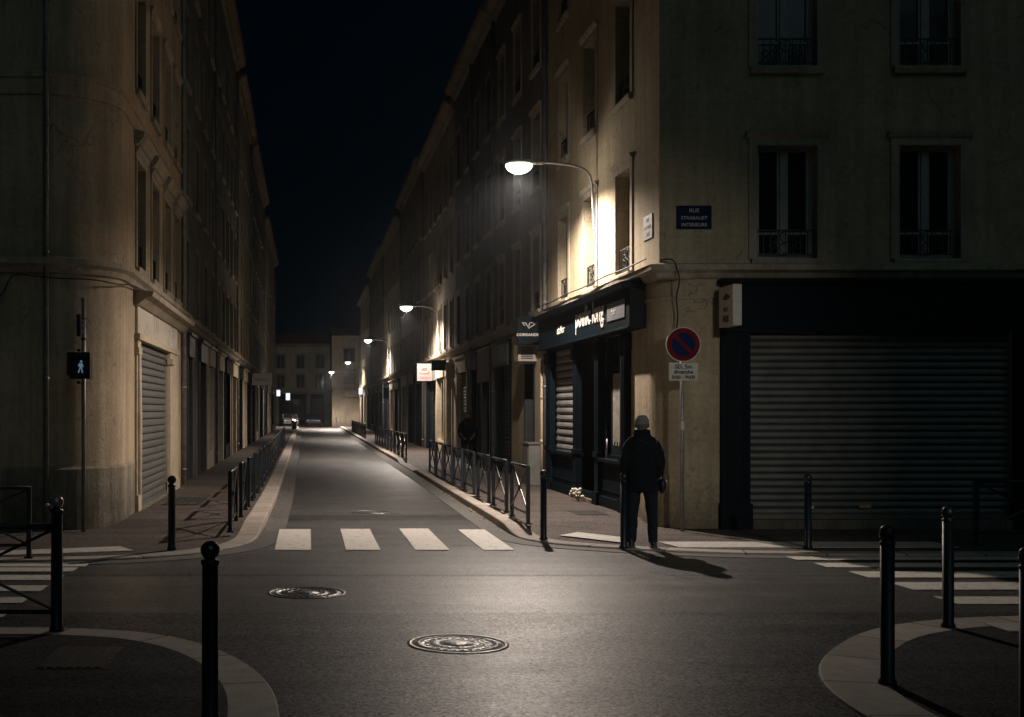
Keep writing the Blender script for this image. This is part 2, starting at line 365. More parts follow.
def offset_path(path, d):
    """shift a plan polyline sideways by d to the left of its direction, mitred"""
    out = []
    for i, p in enumerate(path):
        p = Vector(p); ns = []
        if i > 0: t = (p - Vector(path[i-1])).normalized(); ns.append(Vector((-t.y, t.x)))
        if i < len(path)-1: t = (Vector(path[i+1]) - p).normalized(); ns.append(Vector((-t.y, t.x)))
        n = sum(ns, Vector((0,0))).normalized(); k = 1/max(.4, n.dot(ns[0]))
        out.append(p + n*d*k)
    return out
def sweep(path, prof, name, m, parent=None, hz=None, closed=True, smooth=False):
    """prof = [(offset to the left of the path, z)]; hz(x, y) adds a height; U = arc length"""
    bm = bmesh.new(); uvl = bm.loops.layers.uv.new('UVMap')
    offs = {d: offset_path(path, d) for d in {q[0] for q in prof}}
    s = [0]
    for a, b in zip(path, path[1:]): s.append(s[-1] + (Vector(b)-Vector(a)).length)
    rows = []
    for i in range(len(path)):
        row = []
        for d, z in prof:
            q = offs[d][i]; z2 = (z[1] if isinstance(z, tuple) else z + (hz(*path[i]) if hz else 0))
            row.append(bm.verts.new((q.x, q.y, z2)))
        rows.append(row)
    n = len(prof); rng = range(n if closed else n-1)
    for i in range(len(path)-1):
        for k in rng:
            f = bm.faces.new((rows[i][k], rows[i][(k+1) % n], rows[i+1][(k+1) % n], rows[i+1][k])); f.smooth = smooth
            for lp in f.loops:
                ii = i if lp.vert in rows[i] else i+1
                lp[uvl].uv = (s[ii], lp.vert.co.z)
    if closed: bm.faces.new(rows[0]); bm.faces.new(rows[-1])
    bmesh.ops.recalc_face_normals(bm, faces=bm.faces[:])
    if parent is not None: bmesh.ops.translate(bm, verts=bm.verts[:], vec=-wloc(parent))
    me = bpy.data.meshes.new(name); bm.to_mesh(me); bm.free(); me.materials.append(m)
    o = bpy.data.objects.new(name, me); COL.objects.link(o)
    if parent is not None: o.parent = parent
    return o
def arc(cx, cy, r, a0, a1, n): return [(cx+r*math.cos(R(a0+(a1-a0)*i/n)), cy+r*math.sin(R(a0+(a1-a0)*i/n))) for i in range(n+1)]
def smoothpath(pts, it=2):
    for _ in range(it):
        q = [pts[0]]
        for a, b in zip(pts, pts[1:]):
            q += [(.75*a[0]+.25*b[0], .75*a[1]+.25*b[1]), (.25*a[0]+.75*b[0], .25*a[1]+.75*b[1])]
        pts = q + [pts[-1]]
    return pts

# ------------------------------------------------------------------ ground
def ss(x, a, b):
    t = max(0, min(1, (x-a)/(b-a))); return t*t*(3-2*t)
def h_right(x, y):
    return .03 + .09*ss(y, 17.3, 18.9)*(1 - ss(y, 35.0, 36.2)*(1-ss(y, 41.6, 42.8))) if x < 9 else .03
def h_left(x, y): return .03 + .09*ss(y, 17.0, 19.0)
def h_near(x, y): return .03

def plane_obj(name, x0, x1, y0, y1, z, m, n=1):
    b = MB(); 
    for i in range(n):
        for j in range(n):
            b.quad((x0+(x1-x0)*i/n, y0+(y1-y0)*j/n, z), (x0+(x1-x0)*(i+1)/n, y0+(y1-y0)*j/n, z), (x0+(x1-x0)*(i+1)/n, y0+(y1-y0)*(j+1)/n, z), (x0+(x1-x0)*i/n, y0+(y1-y0)*(j+1)/n, z))
    bmesh.ops.remove_doubles(b.bm, verts=b.bm.verts[:], dist=1e-4)
    return b.build(name, m)
structure(plane_obj('road', -300, 300, -200, 11.05, 0, ASPH, 4))
structure(plane_obj('road', -300, 300, 13.6, 900, 0, ASPH_F, 4))
structure(plane_obj('road', -300, 300, 11.05, 13.45, 0, ASPH_L, 4))
p1 = structure(plane_obj('road_patch', -.35, 2.7, 20.3, 21.25, .004, ASPH_P))
p2 = structure(plane_obj('road_patch', -300, 300, 13.45, 13.6, 0, ASPH_P))

kr = [(3.4,128),(3.3,106),(3.2,64),(3.16,43.5),(3.15,42.8),(3.14,42.2),(3.13,41.6),(3.12,38),(3.12,36.4),(3.12,36.0),(3.12,35.6),(3.12,35.0),(3.1,31),(3.06,24),(3.03,20),(3.02,19.2)] \
   + smoothpath([(3.01,18.6),(3.0,17.9),(3.06,17.15),(3.4,16.5),(4.2,15.95),(5.2,15.48),(6.3,15.32),(7.6,15.3)]) + [(9,15.3),(40,15.3)]
kl = [(-40,14.6),(-6,14.6)] + smoothpath([(-3.9,14.62),(-2.7,14.76),(-1.9,15.05),(-1.3,15.6),(-.9,16.3),(-.74,17.1),(-.7,18.0),(-.69,19.0)]) + [(-.67,21),(-.65,25),(-.66,32),(-.7,45),(-.8,70),(-.9,105),(-1.0,128)]
knl = [(-40,10.15),(-6,10.15),(-2.6,10.15)] + smoothpath([(-2.2,10.15),(-1.75,10.08),(-1.3,9.92),(-.85,9.52),(-.45,8.8),(-.23,8.0),(-.16,7.2),(-.15,6.3)]) + [(-.15,-8)]
knr = [(3.34,-8),(3.34,6)] + smoothpath([(3.34,6.6),(3.34,7.3),(3.40,7.93),(3.60,8.58),(3.98,9.24),(4.56,9.98),(5.17,10.41),(5.76,10.64),(6.4,10.73),(7.2,10.74)]) + [(9,10.74),(40,10.76)]
# kr runs away-from-far to near; right side of travel is the road, left of its direction is the pavement
def kerb(path, h, width, side, name, m=None):
    prof = [(0, ('abs', -.02)), (0, -.012), (side*.014, 0.0), (side*width, 0.0), (side*width, ('abs', -.02))]
    return structure(sweep(path, prof, name, m or KERB, hz=h))
kerb(kr, h_right, .30, 1, 'kerb'); kerb(kl, h_left, .30, 1, 'kerb')
kerb(knl, h_near, .31, -1, 'kerb', KERB_N); kerb(knr, h_near, .40, -1, 'kerb', KERB_N)
def gutter(path, side):
    return structure(sweep(path, [(0, .006), (side*.34, .007), (side*.34, -.02), (0, -.02)], 'gutter', GUT))
gutter(kr, -1); gutter(kl, -1)

def pavement(path, width, side, back, h, name, n=6, pm=None):
    inner = offset_path(path, side*width); bm = bmesh.new(); rows = []
    for i, q in enumerate(inner):
        B = Vector(back(*path[i])); row = []
        for k in range(n+1):
            t = (k/n)**1.6; p = q.lerp(B, t); row.append(bm.verts.new((p.x, p.y, h(*path[i]) - .001)))
        rows.append(row)
    for a, b in zip(rows, rows[1:]):
        for k in range(n):
            try: bm.faces.new((a[k], a[k+1], b[k+1], b[k]))
            except ValueError: pass
    bmesh.ops.remove_doubles(bm, verts=bm.verts[:], dist=1e-4); bmesh.ops.recalc_face_normals(bm, faces=bm.faces[:])
    for f in bm.faces:
        f.smooth = True
        if f.normal.z < 0: f.normal_flip()
    me = bpy.data.meshes.new(name); bm.to_mesh(me); bm.free(); me.materials.append(pm or PAVE)
    o = bpy.data.objects.new(name, me); COL.objects.link(o); return structure(o)
pavement(kr, .30, 1, lambda x, y: (8.0, max(y, 21)) if x < 5.2 and y > 15.5 else (max(x, 8.0), 21), h_right, 'pavement')
pavement(kl, .30, 1, lambda x, y: (-5.0, max(y, 20)) if x > -2.2 else (min(x, -5.0), 20), h_left, 'pavement')
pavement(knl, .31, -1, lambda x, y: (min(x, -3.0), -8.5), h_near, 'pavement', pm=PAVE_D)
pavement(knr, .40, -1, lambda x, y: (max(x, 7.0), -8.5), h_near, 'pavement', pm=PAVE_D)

# painted crossings (each set of bars is one marking on the road)
def bars(name, quads, z=.010):
    b = MB()
    for (x0, x1, y0, y1) in quads:
        n = 6
        for i in range(n):
            b.quad((x0+(x1-x0)*i/n, y0, z), (x0+(x1-x0)*(i+1)/n, y0, z), (x0+(x1-x0)*(i+1)/n, y1, z), (x0+(x1-x0)*i/n, y1, z))
    return structure(b.build(name, PAINT))
bars('zebra_crossing', [(-.44,.04,15.93,18.7), (.5,.955,15.93,18.75), (1.415,1.865,15.93,18.8), (2.31,2.72,15.93,18.65)], .010)
bars('zebra_crossing', [(-9,-2.62,14.24,14.5),(-9,-2.68,13.8,14.15),(-9,-2.71,13.1,13.5),(-9,-2.72,12.3,12.7),(-9,-2.73,11.54,11.9),(-9,-2.72,10.76,11.14)])
bars('zebra_crossing', [(6.0,14,14.87,15.2),(6.08,14,14.17,14.57),(6.16,14,13.3,13.8),(6.2,14,12.4,12.94),(6.17,14,11.48,11.94)])
def poly_obj(name, pts, z, m, thick=.006):
    b = MB(); b.prism([(p[0], p[1]) for p in pts], 0, thick)
    for v in b.bm.verts: v.co = Vector((v.co.x, v.co.z, z + v.co.y))
    return b.build(name, m)
for pts in ([(3.62,17.4),(3.98,17.85),(4.5,17.1),(4.3,16.42)], [(4.9,15.98),(4.82,16.66),(8.6,16.66),(8.6,15.98)],
            [(-2.5,16.1),(-2.25,15.62),(-4.3,14.98),(-6,14.96),(-6,15.45),(-4.3,15.48)], [(5.75,9.93),(5.75,10.3),(9,10.32),(9,9.93)]):
    hh = .03 + (.012 if pts[0][0] == 3.62 else 0)
    structure(poly_obj('tactile_strip', pts, hh+.002, TACT))

# manholes and covers
def manhole(x, y, r, label, z=-.003, CAST=CAST):
    t = thing('manhole_cover', label, 'manhole cover', (x, y, z), 0, 'cast iron covers in the road')
    b = MB(); b.lathe([(r*.90, .002), (r*.905, .010), (r, .010), (r*1.005, -.01), (r*.5, -.01)], (x, y), 48, False)
    for v in b.bm.verts: v.co.z += z
    b.build('outer_ring', mat('lamplit_iron_rim', (.5, .45, .4), .35, .4, noise=(20, .3, 4)) if CAST is not globals()['CAST'] else CAST, t)  # rim of the near cover is coloured bright for the lamp's reflection
    b = MB(); b.lathe([(r*.885, -.008), (r*.885, .003), (r*.80, .005), (r*.79, .011), (r*.755, .011), (r*.745, .004), (r*.50, .004), (r*.49, .010), (r*.46, .010), (r*.45, .004),
                       (r*.30, .004), (r*.29, .011), (r*.02, .011)], (x, y), 48, False)
    for k in range(24):
        a = 2*math.pi*k/24
        for rr in (.62, .4):
            cx, cy = x+r*rr*math.cos(a), y+r*rr*math.sin(a); b.box(cx-.017, cx+.017, cy-.017, cy+.017, .003, .010)
    for v in b.bm.verts: v.co.z += z
    b.build('lid', CAST, t)
manhole(1.185, 9.57, .40, 'large round iron manhole cover shining in the road nearest the camera', CAST=CAST_LIT)
manhole(-.015, 12.24, .40, 'darker round iron manhole cover in the middle of the junction', z=-.003)
manhole(1.15, 21.9, .36, 'small pale round cover in the side street just past the crossing', z=-.003)
def grate(x0, x1, y0, y1, z, label):
    t = thing('utility_cover', label, 'utility cover', ((x0+x1)/2, (y0+y1)/2, z), 0)
    MB().box(x0, x1, y0, y1, z-.02, z+.004).build('frame', ASPH_P, t)
    b = MB(); n = 7
    for i in range(n):
        xx = x0+.03+(x1-x0-.06)*(i+.15)/n; b.box(xx, xx+(x1-x0-.06)/n*.7, y0+.03, y1-.03, z, z+.009)
    b.build('grid', mat('dull_cover_iron', (.035, .034, .033), .65, .3, noise=(20, .3, 5)), t)
grate(-1.95, -1.42, 8.5, 9.3, .03, 'square dark inspection cover in the near left pavement corner')
grate(-2.68, -1.98, 22.0, 24.0, .12, 'long dark cover in the left pavement before the steel shutter')
grate(4.45, 4.98, 19.9, 20.75, .12, 'dark rectangular cover in the right pavement near the shop window')
grate(5.95, 6.3, 17.1, 17.25, .03, 'small slot cover in the pavement right of the no parking sign')

# ------------------------------------------------------------------ buildings
def facade(b, u0, u1, z0, z1, holes, depth):
    us = sorted({u0, u1, *[h[0] for h in holes], *[h[1] for h in holes]}); zs = sorted({z0, z1, *[h[2] for h in holes], *[h[3] for h in holes]})
    us = [u for u in us if u0 <= u <= u1]; zs = [z for z in zs if z0 <= z <= z1]
    for a, c in zip(us, us[1:]):
        for e, f in zip(zs, zs[1:]):
            mu, mz = (a+c)/2, (e+f)/2
            if any(h[0] < mu < h[1] and h[2] < mz < h[3] for h in holes): continue
            b.quad((a,0,e), (c,0,e), (c,0,f), (a,0,f))
    for h in holes:
        dd = h[4] if len(h) > 4 else depth
        a, c, e, f = h[:4]
        b.quad((a,0,e),(a,-dd,e),(a,-dd,f),(a,0,f)); b.quad((c,0,e),(c,-dd,e),(c,-dd,f),(c,0,f))
        b.quad((a,0,e),(c,0,e),(c,-dd,e),(a,-dd,e)); b.quad((a,0,f),(c,0,f),(c,-dd,f),(a,-dd,f))
        b.quad((a,-dd-.03,e),(c,-dd-.03,e),(c,-dd-.03,f),(a,-dd-.03,f))
def railing(F, u0, u1, z0, z1, d, parent, detail):
    b = MB(F); r = .009 if detail else .012
    for z in (z0, z1): b.box(u0, u1, d-.012, d+.012, z-.011, z+.011)
    n = max(4, int((u1-u0)/.11)); n = n if detail else n//2+1
    for i in range(n+1):
        u = u0 + (u1-u0)*i/n; b.box(u-r*.7, u+r*.7, d-r*.7, d+r*.7, z0, z1)
    if detail:
        c = (u0+u1)/2; zc = (z0+z1)/2
        for (cu, rr) in ((c, .085), (c-.2, .05), (c+.2, .05)):
            for q in (-1, 1):
                b.tube([(cu+rr*math.cos(2*math.pi*k/10), d, zc+q*rr+rr*math.sin(2*math.pi*k/10)) for k in range(11)], .008, 5, False)
    return b.build('railing', RAILM, parent)
def window(F, u0, u1, z0, z1, parent, depth=.22, detail=2, fm=None, kind='glass', rail=True, surround=True):
    fm = fm or FRAME; c = (u0+u1)/2; d0 = -depth
    b = MB(F)
    b.box(u0, u0+.06, d0, d0+.06, z0, z1); b.box(u1-.06, u1, d0, d0+.06, z0, z1)
    b.box(u0+.06, u1-.06, d0, d0+.06, z1-.07, z1); b.box(u0+.06, u1-.06, d0, d0+.06, z0, z0+.08)
    b.box(c-.05, c+.05, d0, d0+.075, z0+.08, z1-.07)
    if detail > 1:
        for q in (-1, 1):
            e = c+q*.05; g = (u1-.06) if q > 0 else (u0+.06); a, bb = min(e, g), max(e, g)
            b.box(a, a+.035, d0, d0+.05, z0+.08, z1-.07); b.box(bb-.035, bb, d0, d0+.05, z0+.08, z1-.07)
            b.box(a+.035, bb-.035, d0, d0+.05, z0+.4, z0+.435)
    fr = b.build('window', fm, parent)
    if kind == 'shutter':
        b = MB(F)
        for q in (-1, 1):
            a, bb = (u0+.02, c-.01) if q < 0 else (c+.01, u1-.02)
            b.box(a, a+.05, d0+.08, d0+.115, z0+.02, z1-.02); b.box(bb-.05, bb, d0+.08, d0+.115, z0+.02, z1-.02)
            n = int((z1-z0)/(.07 if detail > 1 else .14))
            for i in range(n):
                z = z0+.03+(z1-z0-.06)*i/n; b.prof([(d0+.085, z+.05*(z1-z0)/1.8), (d0+.09, z+.055*(z1-z0)/1.8), (d0+.112, z+.01), (d0+.105, z)], a+.05, bb-.05)
        b.build('louvred_shutter', LOUV, fr)
    MB(F).box(u0+.05, u1-.05, d0+.005, d0+.02, z0+.05, z1-.05).build('pane', GLASS if random.random() < .6 else GLASS_C, fr)
    MB(F).prof([(-depth+.01, z0-.10), (.07, z0-.10), (.09, z0-.03), (.085, z0), (-depth+.01, z0+.02)], u0-.1, u1+.1).build('sill', STONE, fr)
    if surround and detail:
        s = .13; b = MB(F)
        b.prism([(u0-s, z0), (u0, z0), (u0, z1), (u1, z1), (u1, z0), (u1+s, z0), (u1+s, z1+s+.05), (u0-s, z1+s+.05)], .002, .03)
        if detail > 1: b.prof([(.03, z1+s-.03), (.06, z1+s), (.09, z1+s+.06), (.0, z1+s+.08)], u0-s-.05, u1+s+.05)
        b.build('surround', STONE if detail > 1 else STONE_D, fr)
    if rail: railing(F, u0+.005, u1-.005, z0+.08, z0+.45, -.05, fr, detail > 1)
    return fr
def roller(F, u0, u1, z0, z1, d, m, parent, pitch=.105, name='roller_shutter', amp=.03):
    """corrugated steel curtain"""
    b = MB(F); n = int(round((z1-z0)/pitch)); pts = []
    for i in range(n):
        for t, o in ((0, -.008), (.04, amp*.6), (.3, amp*.85), (.6, amp*.7), (.80, amp*.35), (.86, -.008)):
            pts.append((d+o, z0 + (z1-z0)*(i+t)/n))
    pts.append((d, z1))
    va = [b.bm.verts.new(F(u0, a, z)) for a, z in pts]; vb = [b.bm.verts.new(F(u1, a, z)) for a, z in pts]
    for i in range(len(pts)-1):
        f = b.bm.faces.new((va[i], va[i+1], vb[i+1], vb[i]))
        if i % 6 == 5: f.material_index = 1       # gap between slats, its shade put in as a dark colour
    b.box(u0, u1, d-.03, d+.035, z0-.07, z0)       # bottom bar
    o = b.build(name, m, parent, recalc=False); o.data.materials.append(mat('slat_gap_shade', (.03, .032, .032), .8)); return o
def body(b, F, u0, u1, z0, z1, dep, sides=(1,1)):
    if sides[0]: b.quad((u0,0,z0),(u0,-dep,z0),(u0,-dep,z1),(u0,0,z1))
    if sides[1]: b.quad((u1,0,z0),(u1,-dep,z0),(u1,-dep,z1),(u1,0,z1))
    b.quad((u0,-dep,z0),(u1,-dep,z0),(u1,-dep,z1),(u0,-dep,z1)); b.quad((u0,0,z1),(u1,0,z1),(u1,-dep,z1),(u0,-dep,z1))
def roof(F, u0, u1, z, dep, parent, rise=1.6):
    MB(F).prof([(.42, z+.02), (.42, z+.08), (-dep/2, z+rise), (-dep, z+.02)], u0, u1).build('roof', TILE, parent)
    r = MB(F); r.prof([(.0, z-.34), (.10, z-.30), (.16, z-.16), (.34, z-.08), (.38, z+.015), (0, z+.015)], u0, u1).build('eaves_cornice', STONE_D, parent)
def pipe(F, u, z0, z1, parent, m=ZINC, r=.05, d=.07):
    b = MB(F); b.tube([(u, d, z0), (u, d, z1)], r, 10)
    z = z0+.3
    while z < z1: b.tube([(u, d, z), (u, d, z+.05)], r+.012, 10); b.box(u-.015, u+.015, -.01, d, z, z+.04); z += 1.9
    return b.build('downpipe', m, parent)

SIDE_R = Fx(5.4, -1); SIDE_L = Fx(-2.95, 1)

# ---- right corner building
RB = thing('corner_building', 'ochre corner building with dark shop front and big closed shutter at right', 'building', (6.5, 19, 0))
FR = Fy(18.6)
wz = [(4.17, 5.92), (7.12, 8.9), (10.1, 11.7)]
wu_s = [(20.2, 21.15), (22.65, 23.6), (25.05, 26.0)]; wu_f = [(6.9, 7.82), (9.08, 10.02), (11.3, 12.22)]
b = MB(SIDE_R); holes = [(u0, u1, z0, z1) for (u0, u1) in wu_s for (z0, z1) in wz]
facade(b, 18.6, 27.3, 3.95, 13.4, holes, .26)
facade(b, 19.2, 27.3, -.03, 3.95, [(20.3, 26.75, .12, 3.3, .5)], .5)
b.F = FR; holes = [(u0, u1, z0, z1) for (u0, u1) in wu_f for (z0, z1) in wz]
facade(b, 5.4, 16.5, 3.95, 13.4, holes, .22)
facade(b, 6.0, 16.5, -.03, 3.95, [(6.76, 10.82, .1, 3.04, .2), (11.25, 14.5, .1, 3.04, .2)], .2)
b.quad((16.5,0,-.03),(16.5,-12,-.03),(16.5,-12,13.4),(16.5,0,13.4)); b.quad((5.4,-8.7,-.03),(16.5,-8.7,-.03),(16.5,-8.7,13.4),(5.4,-8.7,13.4))
b.quad((5.4,0,13.4),(16.5,0,13.4),(16.5,-8.7,13.4),(5.4,-8.7,13.4))
b.quad((5.4,0,3.95),(6.0,0,3.95),(6.0,-.6,3.95),(5.4,-.6,3.95))
a = arc(6.0, 19.2, .6, 180, 270, 12)
for p, q in zip(a, a[1:]):
    f = b.bm.faces.new([b.bm.verts.new((p[0],p[1],-.03)), b.bm.verts.new((q[0],q[1],-.03)), b.bm.verts.new((q[0],q[1],3.95)), b.bm.verts.new((p[0],p[1],3.95))])
b.build('wall', WALL[0], RB, recalc=False)
cpath = [(5.4, 27.3), (5.4, 18.6), (16.5, 18.6)]
sweep(cpath, [(-.0, 3.86), (-.05, 3.88), (-.09, 3.95), (-.17, 3.99), (-.19, 4.07), (-.0, 4.11)], 'stone_cornice', STONE, RB)
sweep([(5.4, 20.2)] + a[:] + [(6.3, 18.6)], [(0, 3.55), (-.02, 3.56), (-.02, 3.60), (0, 3.62)], 'moulding', STONE, RB)
sweep([(5.4, 20.2), (5.4, 19.2)] + a[1:] + [(6.3, 18.6)], [(0, -.02), (-.03, -.02), (-.03, .84), (-.018, .87), (0, .87)], 'plinth', WALL[0], RB)
for (u0, u1) in wu_s:
    for i, (z0, z1) in enumerate(wz): window(SIDE_R, u0, u1, z0, z1, RB, .26, 2, FRAME_D, 'shutter' if u0 > 24 else 'glass')
for (u0, u1) in wu_f:
    for i, (z0, z1) in enumerate(wz): window(FR, u0, u1, z0, z1, RB, .22, 2)
pipe(SIDE_R, 27.22, .15, 13.1, RB)
sweep(cpath, [(0, 13.05), (-.1, 13.1), (-.16, 13.25), (-.4, 13.33), (-.42, 13.42), (0, 13.42)], 'eaves_cornice', STONE_D, RB)
MB().prism([(4.98, 13.43), (16.7, 13.43), (11, 15.3)], 18.18, 27.3).build('roof', TILE, RB)

# dark shop front on the frontal side
b = MB(FR)
b.box(6.33, 6.76, 0, .12, .16, 3.04); b.box(10.82, 11.25, 0, .12, .16, 3.04); b.box(6.33, 14.9, 0, .14, 3.04, 3.84)
b.box(6.29, 14.9, 0, .22, 3.78, 3.85); b.box(6.29, 14.9, .14, .17, 3.04, 3.1)
for u in (6.40, 10.89):
    b.box(u, u+.035, .12, .135, .5, 2.9); b.box(u+.25, u+.285, .12, .135, .5, 2.9)
b.box(6.30, 6.79, .0, .15, .02, .42); b.box(10.79, 11.28, .0, .15, .02, .42)
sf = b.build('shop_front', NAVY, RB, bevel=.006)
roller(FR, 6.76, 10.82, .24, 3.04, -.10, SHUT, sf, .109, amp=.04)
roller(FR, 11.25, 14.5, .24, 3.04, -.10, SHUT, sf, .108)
MB(FR).box(6.79, 10.79, -.18, .10, -.02, .165).build('threshold', STONE_D, sf)
MB(FR).box(6.5, 6.56, .12, .16, 3.3, 3.36).build('bracket', BLACK, sf)
# small worn marks stuck on the shutter's bottom bar
MB(FR).box(7.66, 7.80, -.064, -.050, .33, .37).build('sticker', SIGNW, sf)
MB(FR).box(8.5, 8.68, -.064, -.050, .34, .39).build('sticker', mat('faded_orange_sticker', (.50, .27, .14), .7), sf)

# dark shop front on the street side
b = MB(SIDE_R)
b.box(20.3, 26.75, -.02, .12, .10, .30)                       # base board
b.box(20.3, 22.1, -.02, .06, .30, .92); b.box(24.0, 26.75, -.02, .06, .30, .92)
for (a0, a1) in ((20.45, 21.95), (24.35, 26.4)):
    b.box(a0, a1, .06, .075, .40, .43); b.box(a0, a1, .06, .075, .80, .83); b.box(a0, a0+.03, .06, .075, .43, .80); b.box(a1-.03, a1, .06, .075, .43, .80)
b.box(20.3, 22.1, -.02, .14, .92, .98); b.box(24.0, 26.75, -.02, .14, .92, .98)
for (a0, a1) in ((20.22, 20.45), (22.0, 22.3), (23.85, 24.1), (26.4, 26.8)):
    b.box(a0, a1, 0, .13, .30, 3.18); b.box(a0-.03, a1+.03, .0, .17, .10, .36); b.box(a0-.03, a1+.03, 0, .17, 2.85, 3.1)
    b.box(a0-.02, a1+.02, 0, .16, .98, 1.08)
    m_ = (a0+a1)/2; b.box(m_-.05, m_+.05, .13, .145, 1.2, 2.75)
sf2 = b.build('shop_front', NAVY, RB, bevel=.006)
b = MB(SIDE_R); b.box(19.35, 27.0, 0, .26, 3.16, 3.82); b.prof([(0, 3.82), (.38, 3.80), (.42, 3.90), (.0, 3.98)], 19.3, 27.05); b.box(19.33, 27.02, .26, .29, 3.16, 3.2)
b.build('fascia', NAVY_L, sf2, bevel=.006)
b = MB(SIDE_R); b.box(20.45, 22.0, -.12, -.04, .98, 1.04); b.box(20.45, 22.0, -.12, -.04, 2.55, 2.64); b.box(20.45, 20.52, -.12, -.04, 1.04, 3.16); b.box(21.93, 22.0, -.12, -.04, 1.04, 3.16); b.box(21.2, 21.25, -.12, -.05, 2.64, 3.16)
b.build('window_frame', NAVY_L, sf2)
MB(SIDE_R).box(20.5, 21.95, -.10, -.09, 1.0, 3.16).build('pane', mat('shop_glass', (.02, .025, .03), .06, spec=.7), sf2)
b = MB(SIDE_R)
for i in range(22):
    u = 20.75 + i*.045
    b.quad((u, -.080-.012*(i%2), 1.25+.05*math.sin(i*1.7)), (u+.045, -.080-.012*((i+1)%2), 1.25+.05*math.sin(i*1.7+1.7)), (u+.045, -.080-.012*((i+1)%2), 2.5), (u, -.080-.012*(i%2), 2.5))
b.build('curtain', CURT, sf2)
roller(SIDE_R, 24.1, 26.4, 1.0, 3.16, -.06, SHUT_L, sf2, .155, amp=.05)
b = MB(SIDE_R); b.box(22.3, 23.85, -.42, -.36, .12, 3.16); b.box(22.42, 23.05, -.36, -.34, .25, 1.0); b.box(23.1, 23.73, -.36, -.34, .25, 1.0); b.box(22.42, 23.73, -.36, -.34, 2.5, 2.56)
dd = b.build('door', DOORM, sf2)
MB(SIDE_R).box(22.45, 23.7, -.355, -.35, 1.1, 2.45).build('pane', GLASS, dd)
MB(SIDE_R).tube([(23.05, -.30, 1.0), (23.05, -.30, 1.3)], .015, 8).build('handle', GALV, dd)
# shop lettering on the fascia (reading towards the camera along the wall)
FL = Vector((5.4-.262, 0, 0))
text('poulic long', (5.4-.264, 22.1, 3.42), (0,-1,0), .54, LETW, sf2, ext=.012, sx=.93, center=True, bold=.008)
text('atelier', (5.4-.264, 24.6, 3.40), (0,-1,0), .24, LETW, sf2, ext=.006, sx=1.2)
MB(SIDE_R).box(19.6, 20.75, .262, .275, 3.36, 3.66).build('sign_panel', GREYP, sf2)
text('bar', (5.4-.277, 20.3, 3.45), (0,-1,0), .16, LETW, sf2, ext=.003, sx=1.4)

# cables on the right corner
def cable(name, label, pts, r=.012):
    b = MB(); pts = smoothpath3(pts); b.tube(pts, r, 6); o = b.build(name, CABLE); return tag(o, label, 'cable')
def smoothpath3(pts, it=2):
    for _ in range(it):
        q = [pts[0]]
        for a, b in zip(pts, pts[1:]):
            A, B = Vector(a), Vector(b); q += [tuple(A.lerp(B, .25)), tuple(A.lerp(B, .75))]
        pts = q + [pts[-1]]
    return pts
cable('wall_cable', 'black cable looping down the corner pier above the no parking sign', [(5.38,18.5,4.14),(5.55,18.4,4.16),(5.62,18.42,4.0),(5.66,18.40,3.8),(5.64,18.56,3.6),(5.68,18.57,3.3),(5.66,18.58,3.1)])
cable('wall_cable', 'cable sagging along the cornice of the right corner building', [(5.17,27,4.16),(5.15,25.5,4.13),(5.16,24,4.17),(5.14,22.5,4.13),(5.16,21,4.18),(5.15,19.8,4.14),(5.16,18.5,4.16)])

# ---- generic street buildings
def shop(F, u0, u1, parent, kind, m=NAVY, zt=3.15, detail=1):
    """ground floor bay from u0 to u1 in an opening that is .3 deep"""
    b = MB(F); b.box(u0, u0+.14, -.2, .05, .10, zt); b.box(u1-.14, u1, -.2, .05, .10, zt); b.box(u0, u1, -.2, .10, zt-.0, zt+.55); b.box(u0-.05, u1+.05, 0, .16, zt+.5, zt+.58)
    if kind == 'glass': b.box(u0+.14, u1-.14, -.2, .03, .10, .62); b.box((u0+u1)/2-.04, (u0+u1)/2+.04, -.2, .0, .62, zt)
    s = b.build('shop_front', m, parent)
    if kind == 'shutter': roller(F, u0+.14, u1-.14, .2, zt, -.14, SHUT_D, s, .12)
    elif kind == 'glass': MB(F).box(u0+.14, u1-.14, -.17, -.15, .6, zt).build('pane', GLASS, s)
    else:
        d = MB(F).box(u0+.14, u1-.14, -.24, -.18, .1, zt).box(u0+.3, (u0+u1)/2-.08, -.18, -.16, .3, 1.2).box((u0+u1)/2+.08, u1-.3, -.18, -.16, .3, 1.2).build('door', DOORM, s)
    return s
